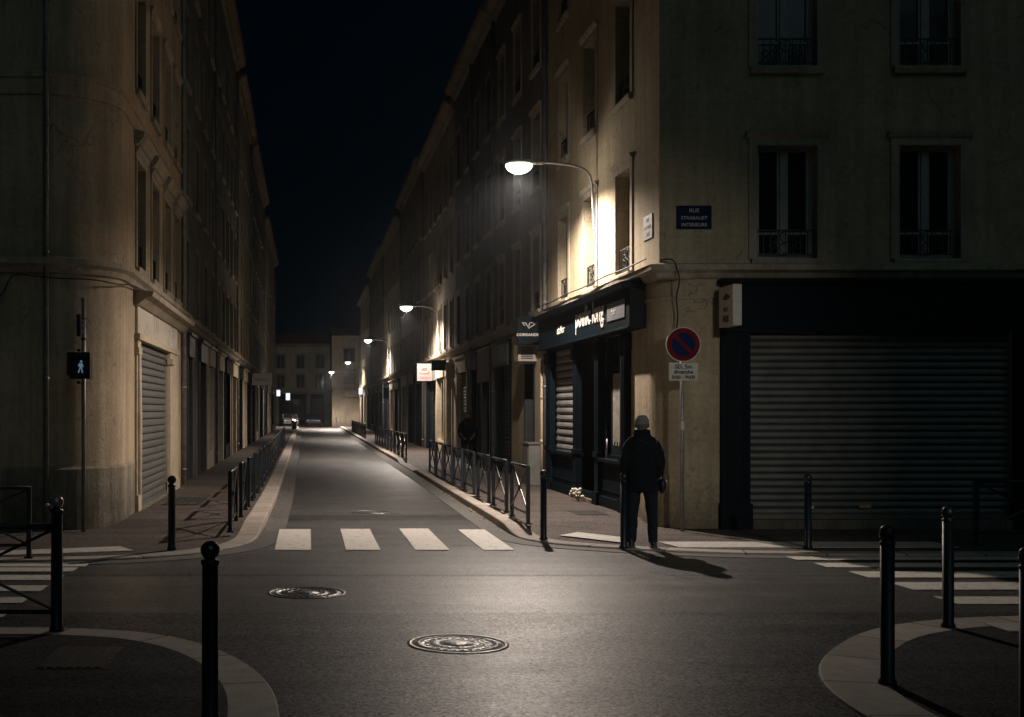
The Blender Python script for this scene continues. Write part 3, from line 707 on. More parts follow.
def building(name, label, F, u0, u1, h, wall, floors, wpitch, shops, dep, lvl, fm=FRAME_D, wtop=1.75, ww=.95, pipe_at=None, group='terraced houses along the side street', z1st=4.2, loc=None, cornice=True, railp=.6):
    root = thing(name, label, 'building', loc or F((u0+u1)/2, 0, 0), 0, group)
    n = max(1, int(round((u1-u0)/wpitch))); p = (u1-u0)/n; fh = (h-.6-z1st)/floors
    wins = []
    for f in range(floors):
        for i in range(n):
            c = u0+p*(i+.5); z0 = z1st+fh*f; wins.append((c-ww/2, c+ww/2, z0, z0+min(wtop, fh-.7)))
    b = MB(F); hs = [(s[0], s[1], .1, 3.15, .3) for s in shops]
    facade(b, u0, u1, -.03, h, wins + hs, .22); body(b, F, u0, u1, -.03, h, dep)
    b.build('wall', wall, root, recalc=False)
    for k, wv in enumerate(wins):
        window(F, *wv, root, .22, lvl, fm, 'shutter' if random.random() < .4 else 'glass', random.random() < railp, lvl > 0)
    for s in shops: shop(F, s[0], s[1], root, s[2], s[3] if len(s) > 3 else NAVY)
    if cornice: MB(F).prof([(0, 3.84), (.05, 3.86), (.09, 3.95), (.17, 3.99), (.19, 4.06), (0, 4.1)], u0+.003, u1-.003).build('stone_cornice', STONE if lvl else STONE_D, root)
    roof(F, u0+.004, u1-.004, h, dep, root)
    if pipe_at is not None: pipe(F, pipe_at, .15, h-.3, root)
    return root
SR = SIDE_R
building('terraced_house', 'tall dark house next to the corner building with steel shutter and blade sign', SR, 27.3, 34.9, 13.35, WALL[2], 3, 2.5, [(28.6, 30.0, 'door', DOORM), (31.9, 34.4, 'shutter', NAVY)], 9, 2, pipe_at=34.85)
MB(SR).box(27.32, 28.56, .002, .04, -.02, 3.8).box(30.04, 31.86, .002, .04, -.02, 3.8).build('lamplit_pier', WALL[0], bpy.data.objects['terraced_house'])  # light stone piers, coloured pale as lamplit below the darker upper wall
building('terraced_house', 'gloomy grey house on the right where the far person stands at the doorway', SR, 34.9, 44.4, 13.5, WALL[4], 3, 2.4, [(35.6, 37.4, 'door', DOORM), (38.2, 40.2, 'door', NAVY), (40.8, 43.8, 'shutter', CREAM)], 9, 1, pipe_at=39.7)
building('terraced_house', 'cream house with lamp lit upper wall behind the square pink sign', SR, 44.4, 56.4, 13.2, WALL[3], 3, 2.0, [(45.0, 47.0, 'shutter', CREAM), (47.6, 50.4, 'glass', CREAM), (51.4, 54.8, 'shutter', NAVY)], 9, 1, pipe_at=56.2)
building('terraced_house', 'brown fronted house on the right between the second and third lamps', SR, 56.4, 70, 13.6, WALL[1], 3, 2.3, [(57, 60, 'glass', NAVY), (61, 64.5, 'shutter', NAVY), (65.5, 69, 'glass', CREAM)], 9, 0, pipe_at=69.8)
building('terraced_house', 'lit house on the right at the third lamp', SR, 70, 86, 13.1, WALL[3], 3, 2.3, [(71, 75, 'shutter', NAVY), (76, 79, 'glass', CREAM), (80, 85, 'shutter', NAVY)], 9, 0, pipe_at=85.8)
building('terraced_house', 'dark narrow looking house on the right beyond the third lamp', SR, 86, 104, 13.4, WALL[1], 3, 2.4, [(87, 91, 'glass', NAVY), (93, 97, 'shutter', NAVY), (99, 103, 'glass', NAVY)], 9, 0, pipe_at=103.8)
building('terraced_house', 'farthest house of the right hand row before the street bends', SR, 104, 124, 12.6, WALL[0], 3, 2.4, [(106, 110, 'shutter', NAVY), (112, 116, 'glass', CREAM), (118, 122, 'shutter', NAVY)], 9, 0, pipe_at=123.8)

# ---- left corner building, rounded corner
LB = thing('corner_building', 'left corner building with rounded sand coloured corner and street side steel shutter', 'building', (-5, 20, 0))
FL_ = Fy(18.2); la = arc(-4.15, 19.4, 1.2, 270, 360, 20)
lw = [(4.3, 6.15), (7.35, 9.2), (10.4, 12.1), (13.2, 14.6)]; lu = [(20.75, 21.8), (22.75, 23.8), (24.75, 25.8), (26.6, 27.6)]
b = MB(SIDE_L); facade(b, 19.4, 28.2, 3.85, 16.1, [(a0, a1, z0, z1) for a0, a1 in lu for z0, z1 in lw], .26)
facade(b, 19.4, 28.2, -.03, 3.85, [(20.95, 25.35, .1, 3.05, .35)], .35)
b.F = FL_; facade(b, -16, -4.15, -.03, 16.1, [(-7.6, -4.75, .1, 3.35, .12)], .12)
b.quad((-16,-10,-.03),(-2.95,-10,-.03),(-2.95,-10,16.1),(-16,-10,16.1)); b.quad((-16,0,-.03),(-16,-10,-.03),(-16,-10,16.1),(-16,0,16.1))
for p, q in zip(la, la[1:]):
    vs = [b.bm.verts.new((p[0],p[1],-.03)), b.bm.verts.new((q[0],q[1],-.03)), b.bm.verts.new((q[0],q[1],16.1)), b.bm.verts.new((p[0],p[1],16.1))]
    b.bm.faces.new(vs).smooth = True
bmesh.ops.remove_doubles(b.bm, verts=b.bm.verts[:], dist=1e-4)
b.build('wall', WALL[5], LB, recalc=False)
lpath = [(-16, 18.2)] + la + [(-2.95, 28.2)]
sweep(lpath, [(0, 3.90), (-.05, 3.92), (-.08, 4.0), (-.15, 4.05), (-.16, 4.13), (0, 4.17)], 'stone_cornice', STONE, LB)
sweep(lpath, [(0, 6.60), (-.03, 6.61), (-.03, 6.84), (-.06, 6.86), (-.06, 6.92), (0, 6.95)], 'string_course', WALL[5], LB)
sweep([(-4.6, 18.2)] + la + [(-2.95, 20.4)], [(0, -.02), (-.03, -.02), (-.03, .95), (0, .99)], 'plinth', STONE_D, LB)
sweep(lpath, [(0, 15.7), (-.1, 15.75), (-.16, 15.9), (-.4, 16.0), (-.42, 16.1), (0, 16.1)], 'eaves_cornice', STONE_D, LB)
sweep(lpath, [(-.42, 16.11), (-.42, 16.16), (3.5, 17.6), (3.5, 16.11)], 'roof', TILE, LB)
for i, (a0, a1) in enumerate(lu):
    for j, (z0, z1) in enumerate(lw):
        window(SIDE_L, a0, a1, z0, z1, LB, .26, 2, FRAME_D, 'shutter' if (i+j) % 3 == 1 else 'glass')
        if j == 0: MB(SIDE_L).prof([(.002, z1+.20), (.10, z1+.24), (.17, z1+.34), (.19, z1+.42), (0, z1+.47)], a0-.25, a1+.25).build('window_hood', STONE, LB)
pipe(SIDE_L, 28.1, .15, 15.8, LB, r=.06); pipe(FL_, -3.93, .1, 15.7, LB, r=.04, d=.04)
# stone shop surround
b = MB(SIDE_L)
b.box(20.6, 20.95, 0, .04, .12, 3.05); b.box(20.58, 20.97, 0, .07, .12, .4); b.box(20.56, 20.97, 0, .08, 2.8, 2.92); b.box(20.58, 20.97, 0, .06, 2.92, 3.05)
b.box(25.35, 26.9, 0, .07, .12, 3.05); b.box(25.32, 25.8, 0, .12, 2.8, 2.92); b.box(25.3, 26.95, 0, .10, .12, .35)
b.box(20.55, 26.9, 0, .10, 3.05, 3.16)
b.tube([(20.74, .04, .4), (20.74, .045, 1.6), (20.74, .04, 2.8)], [.06, .065, .055], 14)
sfl = b.build('shop_surround', CREAM, LB, bevel=.005)
MB(SIDE_L).box(20.62, 26.85, 0, .05, 3.16, 3.62).build('sign_panel', mat('glossy_cream_panel', (.50, .43, .32), .28, noise=(1.2, .2, 4)), sfl)
MB(SIDE_L).prof([(0, 3.62), (.08, 3.64), (.20, 3.74), (.32, 3.78), (.34, 3.86), (.0, 3.89)], 20.45, 28.0).build('canopy', STONE, sfl)
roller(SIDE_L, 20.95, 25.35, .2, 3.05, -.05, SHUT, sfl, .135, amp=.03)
MB(SIDE_L).box(20.98, 25.33, -.3, .09, -.02, .125).build('threshold', STONE, sfl)
b = MB(FL_); b.box(-7.6, -7.45, -.1, .04, .1, 3.35); b.box(-4.9, -4.75, -.1, .04, .1, 3.35); b.box(-7.6, -4.75, -.1, .06, 3.35, 3.5); b.box(-7.45, -4.9, -.1, -.02, .1, 3.35); b.box(-7.45, -4.9, -.02, .02, 2.75, 2.85); b.box(-7.45, -4.9, -.02, .01, .9, .98)
b.build('blind_shop_panel', WALL[2], LB, bevel=.006)
cable('wall_cable', 'black cable running under the cornice round the rounded left corner', [(-5.2,18.14,3.4),(-4.6,18.14,3.5),(-4.45,18.12,3.9),(-4.15,18.1,3.86),(-3.7,18.15,3.82),(-3.25,18.4,3.84),(-2.95,18.85,3.8),(-2.85,19.3,3.86),(-2.85,21,3.93),(-2.84,24,3.9),(-2.84,28,3.95)])
SL = SIDE_L
building('terraced_house', 'grey left hand house beyond the rounded corner building with tall doors', SL, 28.2, 38.5, 15.9, WALL[2], 4, 2.3, [(29.2, 30.6, 'door', DOORM), (32.4, 34.6, 'door', DOORM), (35.4, 37.4, 'glass', CREAM)], 9, 1, pipe_at=38.3, group='houses along the left side of the street')
building('terraced_house', 'left hand house with dark sign band and pale doorway surrounds', SL, 38.5, 50, 16.1, WALL[2], 4, 2.2, [(39.2, 41.5, 'shutter', CREAM), (42.6, 45.2, 'glass', NAVY), (46.4, 49.2, 'door', CREAM)], 9, 1, pipe_at=49.8, group='houses along the left side of the street')
building('terraced_house', 'left hand house where the white blade sign hangs', SL, 50, 62, 15.7, WALL[1], 4, 2.3, [(51, 53.6, 'door', NAVY), (55, 57.6, 'glass', CREAM), (58.6, 61, 'shutter', NAVY)], 9, 0, pipe_at=61.8, group='houses along the left side of the street')
building('terraced_house', 'fifth house on the left with dark upper floors', SL, 62, 80, 15.5, WALL[2], 4, 2.4, [(63, 66, 'shutter', NAVY), (68, 71, 'glass', CREAM), (74, 78, 'shutter', NAVY)], 9, 0, pipe_at=79.8, group='houses along the left side of the street')
building('terraced_house', 'farthest house on the left beside the glowing white signs', SL, 80, 106, 14.6, WALL[1], 3, 2.5, [(82, 86, 'glass', NAVY), (90, 94, 'shutter', CREAM), (98, 103, 'glass', NAVY)], 9, 0, pipe_at=105.8, group='houses along the left side of the street')
FE = Fy(142.0)
building('terraced_house', 'pale three storey house closing the far end of the street', FE, -16, 2.6, 9.6, WALL[3], 2, 2.3, [(-7.5, -4.5, 'shutter', NAVY), (-3.4, -.2, 'glass', NAVY), (.3, 1.9, 'door', NAVY)], 10, 1, z1st=4.4, wtop=1.9, group='houses closing the far end of the street')
FE2 = Fy(132.0)
E2 = building('terraced_house', 'lamp lit corner house with stone band at the far bend', FE2, 2.62, 14, 9.9, WALL[1], 2, 3.4, [(8.5, 12, 'shutter', NAVY)], 18, 1, z1st=4.6, wtop=2.0, ww=1.3, group='houses closing the far end of the street')
MB(FE2).box(4.0, 14, 0, .5, 3.3, 4.0).build('balcony_band', STONE, E2)

# ------------------------------------------------------------------ night haze
hm = bpy.data.materials.new('haze'); hm.use_nodes = True; hm.node_tree.nodes.remove(hm.node_tree.nodes['Principled BSDF'])
hv = hm.node_tree.nodes.new('ShaderNodeVolumePrincipled'); hv.inputs['Density'].default_value = .0007; hv.inputs['Anisotropy'].default_value = .9; hv.inputs['Color'].default_value = (.85, .93, 1, 1)
hm.node_tree.links.new(hv.outputs[0], hm.node_tree.nodes['Material Output'].inputs['Volume'])
hz = MB().box(-60, 60, -12, 200, -1.05, 19).build('haze', hm); hz['kind'] = 'stuff'

# ------------------------------------------------------------------ street lamps
def street_lamp(label, wall, Y, X, Z, power, s=-1, zb=None):
    """bracket on the wall plane x = wall, head at X, Z"""
    t = thing('street_lamp', label, 'street lamp', (wall, Y, Z), 0, 'street lamps on wall brackets')
    zb = zb or Z-1.0
    MB().box(wall+s*.002, wall+s*.05, Y-.05, Y+.05, zb-.25, zb+.55).build('wall_bracket', GALV, t)
    pts = [(wall+s*.06, Y, zb-.15), (wall+s*.08, Y, zb+.4), (wall+s*.10, Y, Z-.25), (wall+s*.22, Y, Z-.08), (wall+s*.5, Y, Z-.0), (X-s*.55, Y, Z+.045), (X-s*.22, Y, Z+.03)]
    MB().tube(smoothpath3(pts), .024, 8).build('arm', GALV, t)
    b = MB(); b.ell((X-s*.03, Y, Z+.035), (.30, .125, .075), 16, 10)
    for v in b.bm.verts: v.co.z = max(v.co.z, Z+.005)
    b.tube([(X-s*.45, Y, Z+.035), (X-s*.2, Y, Z+.035)], .035, 8)
    b.build('lamp_head', GALV, t)
    b = MB(); b.ell((X, Y, Z-.0), (.25, .17, .17), 20, 12)
    for v in b.bm.verts: v.co.z = min(v.co.z, Z+.004)
    b.build('lens', LENS, t)
    ld = bpy.data.lights.new('lamp_light', 'SPOT'); ld.energy = power; ld.color = LAMP_COL; ld.spot_size = R(160); ld.spot_blend = .5; ld.shadow_soft_size = .06
    lo = bpy.data.objects.new('lamp_light', ld); COL.objects.link(lo); lo.parent = t; lo.location = Vector((X, Y, Z-.19)) - Vector((wall, Y, Z)); lo.rotation_euler = (0, R(2), 0)
    pd = bpy.data.lights.new('lamp_glow', 'POINT'); pd.energy = power*.018; pd.color = (1, .9, .82); pd.shadow_soft_size = .05
    po = bpy.data.objects.new('lamp_glow', pd); COL.objects.link(po); po.parent = t; po.location = Vector((X, Y, Z-.20)) - Vector((wall, Y, Z))
    return t
street_lamp('nearest wall lamp glaring on its long arm from the right corner building', 5.4, 22.6, 3.94, 6.43, LAMP_W, zb=5.35)
street_lamp('second wall lamp along the right hand row', 5.4, 49.6, 4.03, 6.07, LAMP_W*1.15, zb=5.1)
street_lamp('third wall lamp along the right hand row', 5.4, 80.7, 4.0, 6.5, LAMP_W*1.25)
street_lamp('fourth wall lamp near the end of the right hand row', 5.4, 118, 3.9, 6.5, LAMP_W*1.25)
# added fill lamp on an unseen mast behind the camera, brightens the corner pier
FM = thing('street_lamp', 'added mast fill lamp on the near right pavement behind the camera', 'street lamp', (8.2, -4.0, 0), 0)
MB().tube([(8.2, -4.0, .03), (8.2, -4.0, 6.6), (8.1, -3.9, 7.0), (7.6, -3.4, 7.1)], [.08, .05, .04, .035], 12).build('mast', GALV, FM)
MB().ell((7.4, -3.2, 7.1), (.3, .3, .08), 16, 8).build('lamp_head', GALV, FM)
MB().ell((7.4, -3.2, 7.04), (.2, .2, .05), 16, 8).build('lens', LENS, FM)
ld = bpy.data.lights.new('mast_fill_light', 'SPOT'); ld.energy = 2900; ld.color = (1, .93, .82); ld.spot_size = R(26); ld.spot_blend = 1.0; ld.shadow_soft_size = .12
lo = bpy.data.objects.new('mast_fill_light', ld); COL.objects.link(lo); lo.parent = FM; lo.location = Vector((7.4, -3.2, 6.93)) - Vector((8.2, -4, 0))
lo.rotation_euler = (Vector((4.3, 18.3, 1.5)) - Vector((7.4, -3.2, 6.93))).to_track_quat('-Z', 'Y').to_euler()
street_lamp('farthest small wall lamp on a long arm at the last house of the right row', 5.4, 123.6, 2.4, 5.73, LAMP_W*2.4)

# ------------------------------------------------------------------ bollards
def bollard_ball(label, loc, h):
    t = thing('bollard', label, 'bollard', loc, 0, 'ball topped bollards')
    b = MB(); b.lathe([(.060, 0), (.060, .03), (.050, .05), (.047, h-.15), (.054, h-.145), (.054, h-.12), (.034, h-.115), (.034, h-.09)], (0, 0), 20); o = b.build('post', BLACK); o.parent = t
    b = MB(); b.ell((0, 0, h-.058), (.058, .058, .058), 20, 12); o = b.build('ball', mat('worn_ball_paint', (.02, .022, .026), .12, .3, coat=.5)); o.parent = t
    return t
def bollard_cap(label, loc, h):
    t = thing('bollard', label, 'bollard', loc, 0, 'round capped bollards')
    b = MB(); b.lathe([(.058, 0), (.058, .02), (.045, .04), (.045, h-.13)], (0, 0), 20); o = b.build('post', BLACK); o.parent = t
    b = MB(); b.lathe([(.045, h-.13), (.050, h-.128), (.050, h-.112), (.041, h-.108), (.040, h-.09), (.050, h-.085), (.051, h-.05), (.044, h-.02), (.028, h-.004), (.008, h)], (0, 0), 20); o = b.build('cap', BLACK); o.parent = t
    return t
bA = bollard_ball('thick ball topped bollard with shiny ball at the left pavement edge joined to a barrier', (-2.07, 9.97, .03), 1.12)
dup(bA, (-.57, 7.05, .03), 0, 'nearest ball topped bollard on the near left pavement corner').scale = (1, 1, .945)
bl = [c for c in bA.children if c.name.startswith('ball')][0]; bl.data = bl.data.copy(); bl.data.materials.clear(); bl.data.materials.append(mat('bare_steel_ball', (.42, .36, .29), .3, .5, noise=(40, .4, 5)))
bollard_ball('slender ball topped bollard on the far left pavement corner', (-1.77, 15.73, .03), .97)
bB = bollard_cap('tall dark capped bollard standing nearest on the right hand island pavement', (3.85, 8.04, .03), 1.055)
for loc, lab in (((5.37, 10.15, .03), 'capped bollard on the near right kerb in front of the zebra crossing'), ((4.135, 6.95, .03), 'dark capped bollard cut by the right edge of the photo'),
                 ((6.59, 15.95, .03), 'capped bollard in the dark before the big roller shutter'), ((3.29, 16.9, .04), 'capped bollard by itself at the end of the right hand barriers'),
                 ((4.17, 15.98, .03), 'capped bollard close beside the standing man in the knit cap')):
    dup(bB, loc, 0, lab).scale = (1, 1, {5.37: .96, 4.135: .98, 6.59: .925, 3.29: .92, 4.17: .94}[loc[0]])
dup(bB, (3.0, 128.5, .03), 0, 'tiny dark bollard before the lit house at the far bend')

# ------------------------------------------------------------------ barriers
def barrier(label, L, h, group):
    t = thing('pedestrian_barrier', label, 'barrier', (0,0,0), 0, group)
    def P(b, name): o = b.build(name, BLACK); o.parent = t; return o
    for u in (0, L):
        b = MB(); b.box(u-.028, u+.028, -.028, .028, 0, h); b.box(u-.05, u+.05, -.05, .05, 0, .02); P(b, 'post')
    b = MB(); b.tube([(-.028, 0, h+.0), (L+.028, 0, h+.0)], .028, 10); P(b, 'top_rail')
    b = MB(); b.box(.028, L-.028, -.012, .012, .14, .175); P(b, 'bottom_rail')
    b = MB(); 
    for (z0, z1, o) in ((.17, h-.02, -.008), (h-.02, .17, .008)):
        b.tube([(.02, o, z0), (L-.02, o, z1)], .014, 6)
    b.disc((L/2, (h+.15)/2), .045, -.02, .02, 16)
    P(b, 'cross_brace')
    return t
GR = 'cross braced barriers along the right kerb'; GL = 'cross braced barriers along the left kerb'
rn = [18.35, 20.5, 22.6, 24.75, 26.75, 28.75, 30.8, 32.7]
mid = [42.9+2.1*i for i in range(10)]; far = [74.5+2.15*i for i in range(12)]
first = None
def kerb_x(Y, path):
    for a, b in zip(path, path[1:]):
        lo, hi = min(a[1], b[1]), max(a[1], b[1])
        if lo <= Y <= hi and hi > lo: return a[0] + (b[0]-a[0])*(Y-a[1])/(b[1]-a[1])
    return path[-1][0]
for i, Y in enumerate(rn + mid + far):
    x = kerb_x(Y, kr)+.33; z = h_right(x, Y+.7)
    if Y in rn: lab = '%s cross braced barrier from the lone bollard on the right kerb' % ORD[i]
    elif Y in mid: lab = '%s barrier of the middle run along the right kerb past the dropped kerb' % ORD[i-len(rn)]
    else: lab = '%s barrier of the farthest run along the right kerb' % ORD[i-len(rn)-len(mid)]
    if first is None: first = barrier(lab, 1.45, .86, GR); first.location = (x, Y, z); first.rotation_euler = (0, 0, R(90))
    else: dup(first, (x, Y, z), R(90), lab)
for i in range(19):
    Y = 17.45+2.1*i + (3 if i > 15 else 0); x = kerb_x(Y, kl)-.40
    b2 = dup(first, (x, Y, h_left(x, Y+.7)), R(90), '%s cross braced barrier from the junction on the left kerb' % ORD[i]); b2['group'] = GL
b2 = dup(first, (-3.52, 9.97, .03), 0, 'cross braced barrier joined to the near left bollard with the shiny ball'); b2['group'] = 'barriers beside the side crossings'
b3 = dup(first, (-4.88, 14.68+.2, .03), 0, 'cross braced barrier at the far left before the rounded building'); b3['group'] = 'barriers beside the side crossings'
b4 = dup(first, (9.0, 16.3, .03), 0, 'cross braced barrier in the dark before the right end of the big shutter'); b4['group'] = 'barriers beside the side crossings'

# ------------------------------------------------------------------ signs
NP = thing('no_parking_sign', 'round blue and red no parking sign on a pole by the right corner pier', 'road sign', (5.61, 18.15, .05))
MB().tube([(5.61, 18.15, .03), (5.61, 18.15, 3.05)], .030, 12).build('pole', GALV, NP)
Fs = Fy(18.10)
MB(Fs).disc((5.61, 2.83), .262, 0, .012).build('rim', SIGNW, NP)
MB(Fs).disc((5.61, 2.83), .247, .012, .016).build('red_ring', SIGNR, NP)
MB(Fs).disc((5.61, 2.83), .176, .016, .020).build('blue_disc', SIGNB, NP)
c, s_ = math.cos(R(-45)), math.sin(R(-45)); L_, w_ = .20, .028
MB(Fs).prism([(5.61+c*a-s_*bb, 2.83+s_*a+c*bb) for a, bb in ((-L_,-w_),(L_,-w_),(L_,w_),(-L_,w_))], .020, .024).build('red_bar', SIGNR, NP)
pl = MB(Fs).box(5.395, 5.83, 0, .014, 2.29, 2.555).build('supplementary_plate', SIGNW, NP, bevel=.012)
for tx, zz, sz in (('SD, 5m', 2.47, .085), ('dimanche', 2.395, .075), ('0:00 - 9h00', 2.315, .075)):
    text(tx, (5.612, 18.085, zz), (1,0,0), sz, LETK, pl, ext=.001, bold=.003)
b = MB(); b.box(5.57, 5.65, 18.10, 18.19, 2.88, 2.91); b.box(5.57, 5.65, 18.10, 18.19, 2.72, 2.75); b.box(5.57, 5.65, 18.10, 18.19, 2.40, 2.43); b.build('clamp', GALV, NP)
MB(Fy(18.12)).box(5.585, 5.635, 0, .003, 1.55, 1.68).build('sticker', SIGNW, NP)

SP = thing('street_name_plate', 'dark blue street name plate on the front wall above the pier', 'street sign', (5.93, 18.59, 4.8), 0, 'street name plates')
MB(FR).box(5.66, 6.20, .002, .02, 4.63, 4.99).build('plate', PLATE, SP, bevel=.006)
for tx, zz, sz in (('RUE', 4.885, .085), ('STRABALIET', 4.775, .075), ('INTERIEURE', 4.67, .075)): text(tx, (5.93, 18.577, zz), (1,0,0), sz, LETW, SP, ext=.002)
SP2 = thing('street_name_plate', 'pale lit street name plate on the side wall round the corner', 'street sign', (5.4, 19.15, 4.75), 0, 'street name plates')
MB(SIDE_R).box(18.92, 19.42, .002, .02, 4.55, 4.93).build('plate', GREYP, SP2, bevel=.006)
for tx, zz, sz in (('RUE', 4.83, .08), ('STRABALIET', 4.72, .07), ('VIEILLE', 4.61, .07)): text(tx, (5.376, 19.17, zz), (0,-1,0), sz, LETW, SP2, ext=.002)

BX = thing('box_sign', 'white box sign projecting from the dark front beside the big shutter', 'sign', (6.33, 18.2, 3.4))
bx = MB().box(6.26, 6.395, 17.83, 18.44, 3.10, 3.71).build('box', SIGNW, BX, bevel=.008)
text('PRO', (6.257, 18.13, 3.32), (0,-1,0), .10, LETK, BX, ext=.002); text('FREE', (6.257, 18.13, 3.17), (0,-1,0), .13, LETK, BX, ext=.002, bold=.004)
b = MB(Fx(6.26, -1)); b.prism([(18.28,3.52),(18.12,3.60),(17.98,3.56),(17.94,3.52),(18.12,3.49)], .001, .003); b.build('emblem', LETK, BX)
MB().box(6.30, 6.35, 18.44, 18.48, 3.2, 3.6).build('bracket', BLACK, BX)

BS = thing('blade_sign', 'dark square blade sign with white bird emblem beside the street shop', 'sign', (5.2, 28.0, 3.7))
MB().box(4.84, 5.36, 27.95, 28.03, 3.36, 4.02).build('panel', NAVY_L, BS, bevel=.008)
MB().box(5.36, 5.40, 27.97, 28.01, 3.5, 3.9).build('bracket', BLACK, BS)
FB = Fy(27.95); b = MB(FB)
b.tube([(4.95,.006,3.87),(5.00,.006,3.80),(5.05,.006,3.85),(4.95,.006,3.87)], .012, 6); b.tube([(5.02,.006,3.87),(5.10,.006,3.74),(5.24,.006,3.83),(5.19,.006,3.87),(5.12,.006,3.86),(5.10,.006,3.78)], .014, 6)
b.build('emblem', LETW, BS); text('CORRANDIA', (5.10, 27.943, 3.56), (1,0,0), .085, LETW, BS, ext=.002, sx=1.15, bold=.003)

PS = thing('blade_sign', 'square lit pink white blade sign with red scrawl halfway along the right row', 'sign', (5.0, 51, 3.4))
MB().box(4.60, 5.22, 50.95, 51.07, 3.08, 3.80).build('panel', LENS2, PS)
MB().box(5.22, 5.39, 50.98, 51.04, 3.10, 3.70).build('side_panel', GREYP, PS)
FP = Fy(50.95); b = MB(FP)
for q in ([(4.70,3.43),(4.76,3.38),(4.84,3.42),(4.90,3.37),(4.98,3.42),(5.05,3.37),(5.10,3.44),(5.07,3.49)], [(4.80,3.52),(4.84,3.60),(4.93,3.63),(5.0,3.58),(4.93,3.53),(4.86,3.55)]):
    b.tube([(u, .006, z) for u, z in q], .017, 6)
b.build('emblem', LETRED, PS); text('TIRUCHI', (4.91, 50.94, 3.17), (1,0,0), .11, LETRED, PS, ext=.002, sx=1.1)

LS = thing('blade_sign', 'white shop blade sign hanging from the left hand row', 'sign', (-2.4, 61, 3.4))
MB().box(-2.82, -1.82, 60.95, 61.1, 3.10, 3.70).build('panel', SIGNW, LS, bevel=.01)
MB().box(-2.95, -2.82, 61.0, 61.05, 3.2, 3.6).build('bracket', BLACK, LS)
text('PRESSING', (-2.32, 60.94, 3.33), (1,0,0), .16, LETK, LS, ext=.002)
for (nm, lab, x0, x1, y, z0, z1, m, wx) in (('lit_sign', 'small glowing white sign at the far end of the left row', -2.6, -2.3, 100, 3.0, 3.5, LENS3, -2.95), ('lit_sign', 'glowing blob of a lantern sign farthest down the left row', -1.9, -1.55, 104, 2.7, 3.3, LENS3, -2.95),
                                     ('lit_sign', 'small white lit sign at the far end of the right row', 4.7, 5.05, 112, 3.3, 3.9, LENS3, 5.4), ('hanging_sign', 'blue hanging sign along the right hand row', 4.85, 5.15, 78, 2.6, 3.3, SIGNB, 5.4),
                                     ('hanging_sign', 'small brown hanging sign before the pink sign on the right row', 4.9, 5.2, 60, 3.2, 3.7, WOOD, 5.4), ('hanging_sign', 'dark hanging board by the dropped kerb on the right row', 4.7, 5.3, 46, 3.35, 3.75, NAVY, 5.4)):
    t = thing(nm, lab, 'sign', ((x0+x1)/2, y, z0)); MB().box(x0, x1, y, y+.12, z0, z1).build('panel', m, t)
    if wx > 0: MB().box(x1, wx, y+.04, y+.08, z1-.12, z1-.06).build('bracket', BLACK, t)
    else: MB().box(wx, x0, y+.04, y+.08, z1-.12, z1-.06).build('bracket', BLACK, t)
t = thing('shop_board', 'grey ribbed shop board above the dark street shutter', 'sign', (5.3, 33.3, 3.5))
b = MB(SR); b.box(31.95, 34.5, .105, .14, 3.05, 3.66)
for i in range(9): b.box(32.1+i*.26, 32.16+i*.26, .14, .155, 3.15, 3.58)
b.build('board', mat('grey_shop_board', (.13, .135, .135), .6, noise=(5, .3, 5)), t)
t = thing('shop_board', 'brown wooden board over the doorway before the far person', 'sign', (5.3, 36.5, 3.3)); MB(SR).box(35.3, 37.6, .105, .14, 2.7, 3.7).build('board', WOOD, t)
t = thing('shop_board', 'pale square notice board above the glass front past the far person', 'sign', (5.3, 43, 3.3)); MB().box(4.95, 5.28, 43.4, 43.46, 3.0, 3.5).build('board', CREAM, t); MB().box(5.28, 5.4, 43.42, 43.45, 3.2, 3.25).build('bracket', BLACK, t)

# wall bay between the pipe and the dark shutter: AC box, cabinet, notices, drain pipe
t = thing('air_conditioner', 'pale air conditioning box under the dark blade sign', 'air conditioner', (5.2, 28.6, 3.0))
MB().box(4.92, 5.39, 28.35, 28.95, 2.99, 3.38).build('casing', mat('ac_casing', (.34, .30, .24), .5, noise=(5, .2, 5)), t, bevel=.012)
b = MB(Fy(28.35)); 
for i in range(7): b.box(4.99, 5.27, .002, .012, 3.05+i*.042, 3.07+i*.042)
b.build('grille', DOORM, t)
MB().box(4.95, 5.39, 28.4, 28.46, 2.94, 2.985).build('bracket', BLACK, t)
t = thing('utility_cabinet', 'grey utility cabinet against the wall below the notices', 'utility cabinet', (5.25, 28.5, .12)); MB().box(5.06, 5.38, 27.75, 28.55, .12, 1.06).box(5.04, 5.39, 27.72, 28.58, 1.06, 1.10).build('casing', BOXM, t, bevel=.008)
MB(Fx(5.06, -1)).box(27.82, 28.48, .0, .008, .22, 1.0).build('door', BOXM, t)
for k, (y0, y1, lab) in enumerate(((30.35, 30.75, 'white printed notice nearer the steel shutter'), (28.1, 28.45, 'small white notice above the grey cabinet'))):
    t = tag(MB(SR).box(y0, y1, .002, .012, 1.35, 1.85).build('notice', SIGNW, org=(5.4, (y0+y1)/2, 1.6)), lab, 'notice')
    b = MB(SR)
    for i in range(4): b.box(y0+.05, y1-.06-.04*(i % 2), .013, .016, 1.42+i*.10, 1.45+i*.10)
    o = b.build('printed_lines', LETK, t)
t = tag(MB(SR).tube([(27.55, .06, .12), (27.55, .06, 3.0)], .05, 12).tube([(27.55, .06, 1.1), (27.55, .06, 1.18)], .062, 12).tube([(27.55, .06, 2.1), (27.55, .06, 2.18)], .062, 12).build('standpipe', CREAM, org=(5.34, 27.55, .12)), 'pale painted standpipe between the dark shop front and the cabinet', 'pipe')

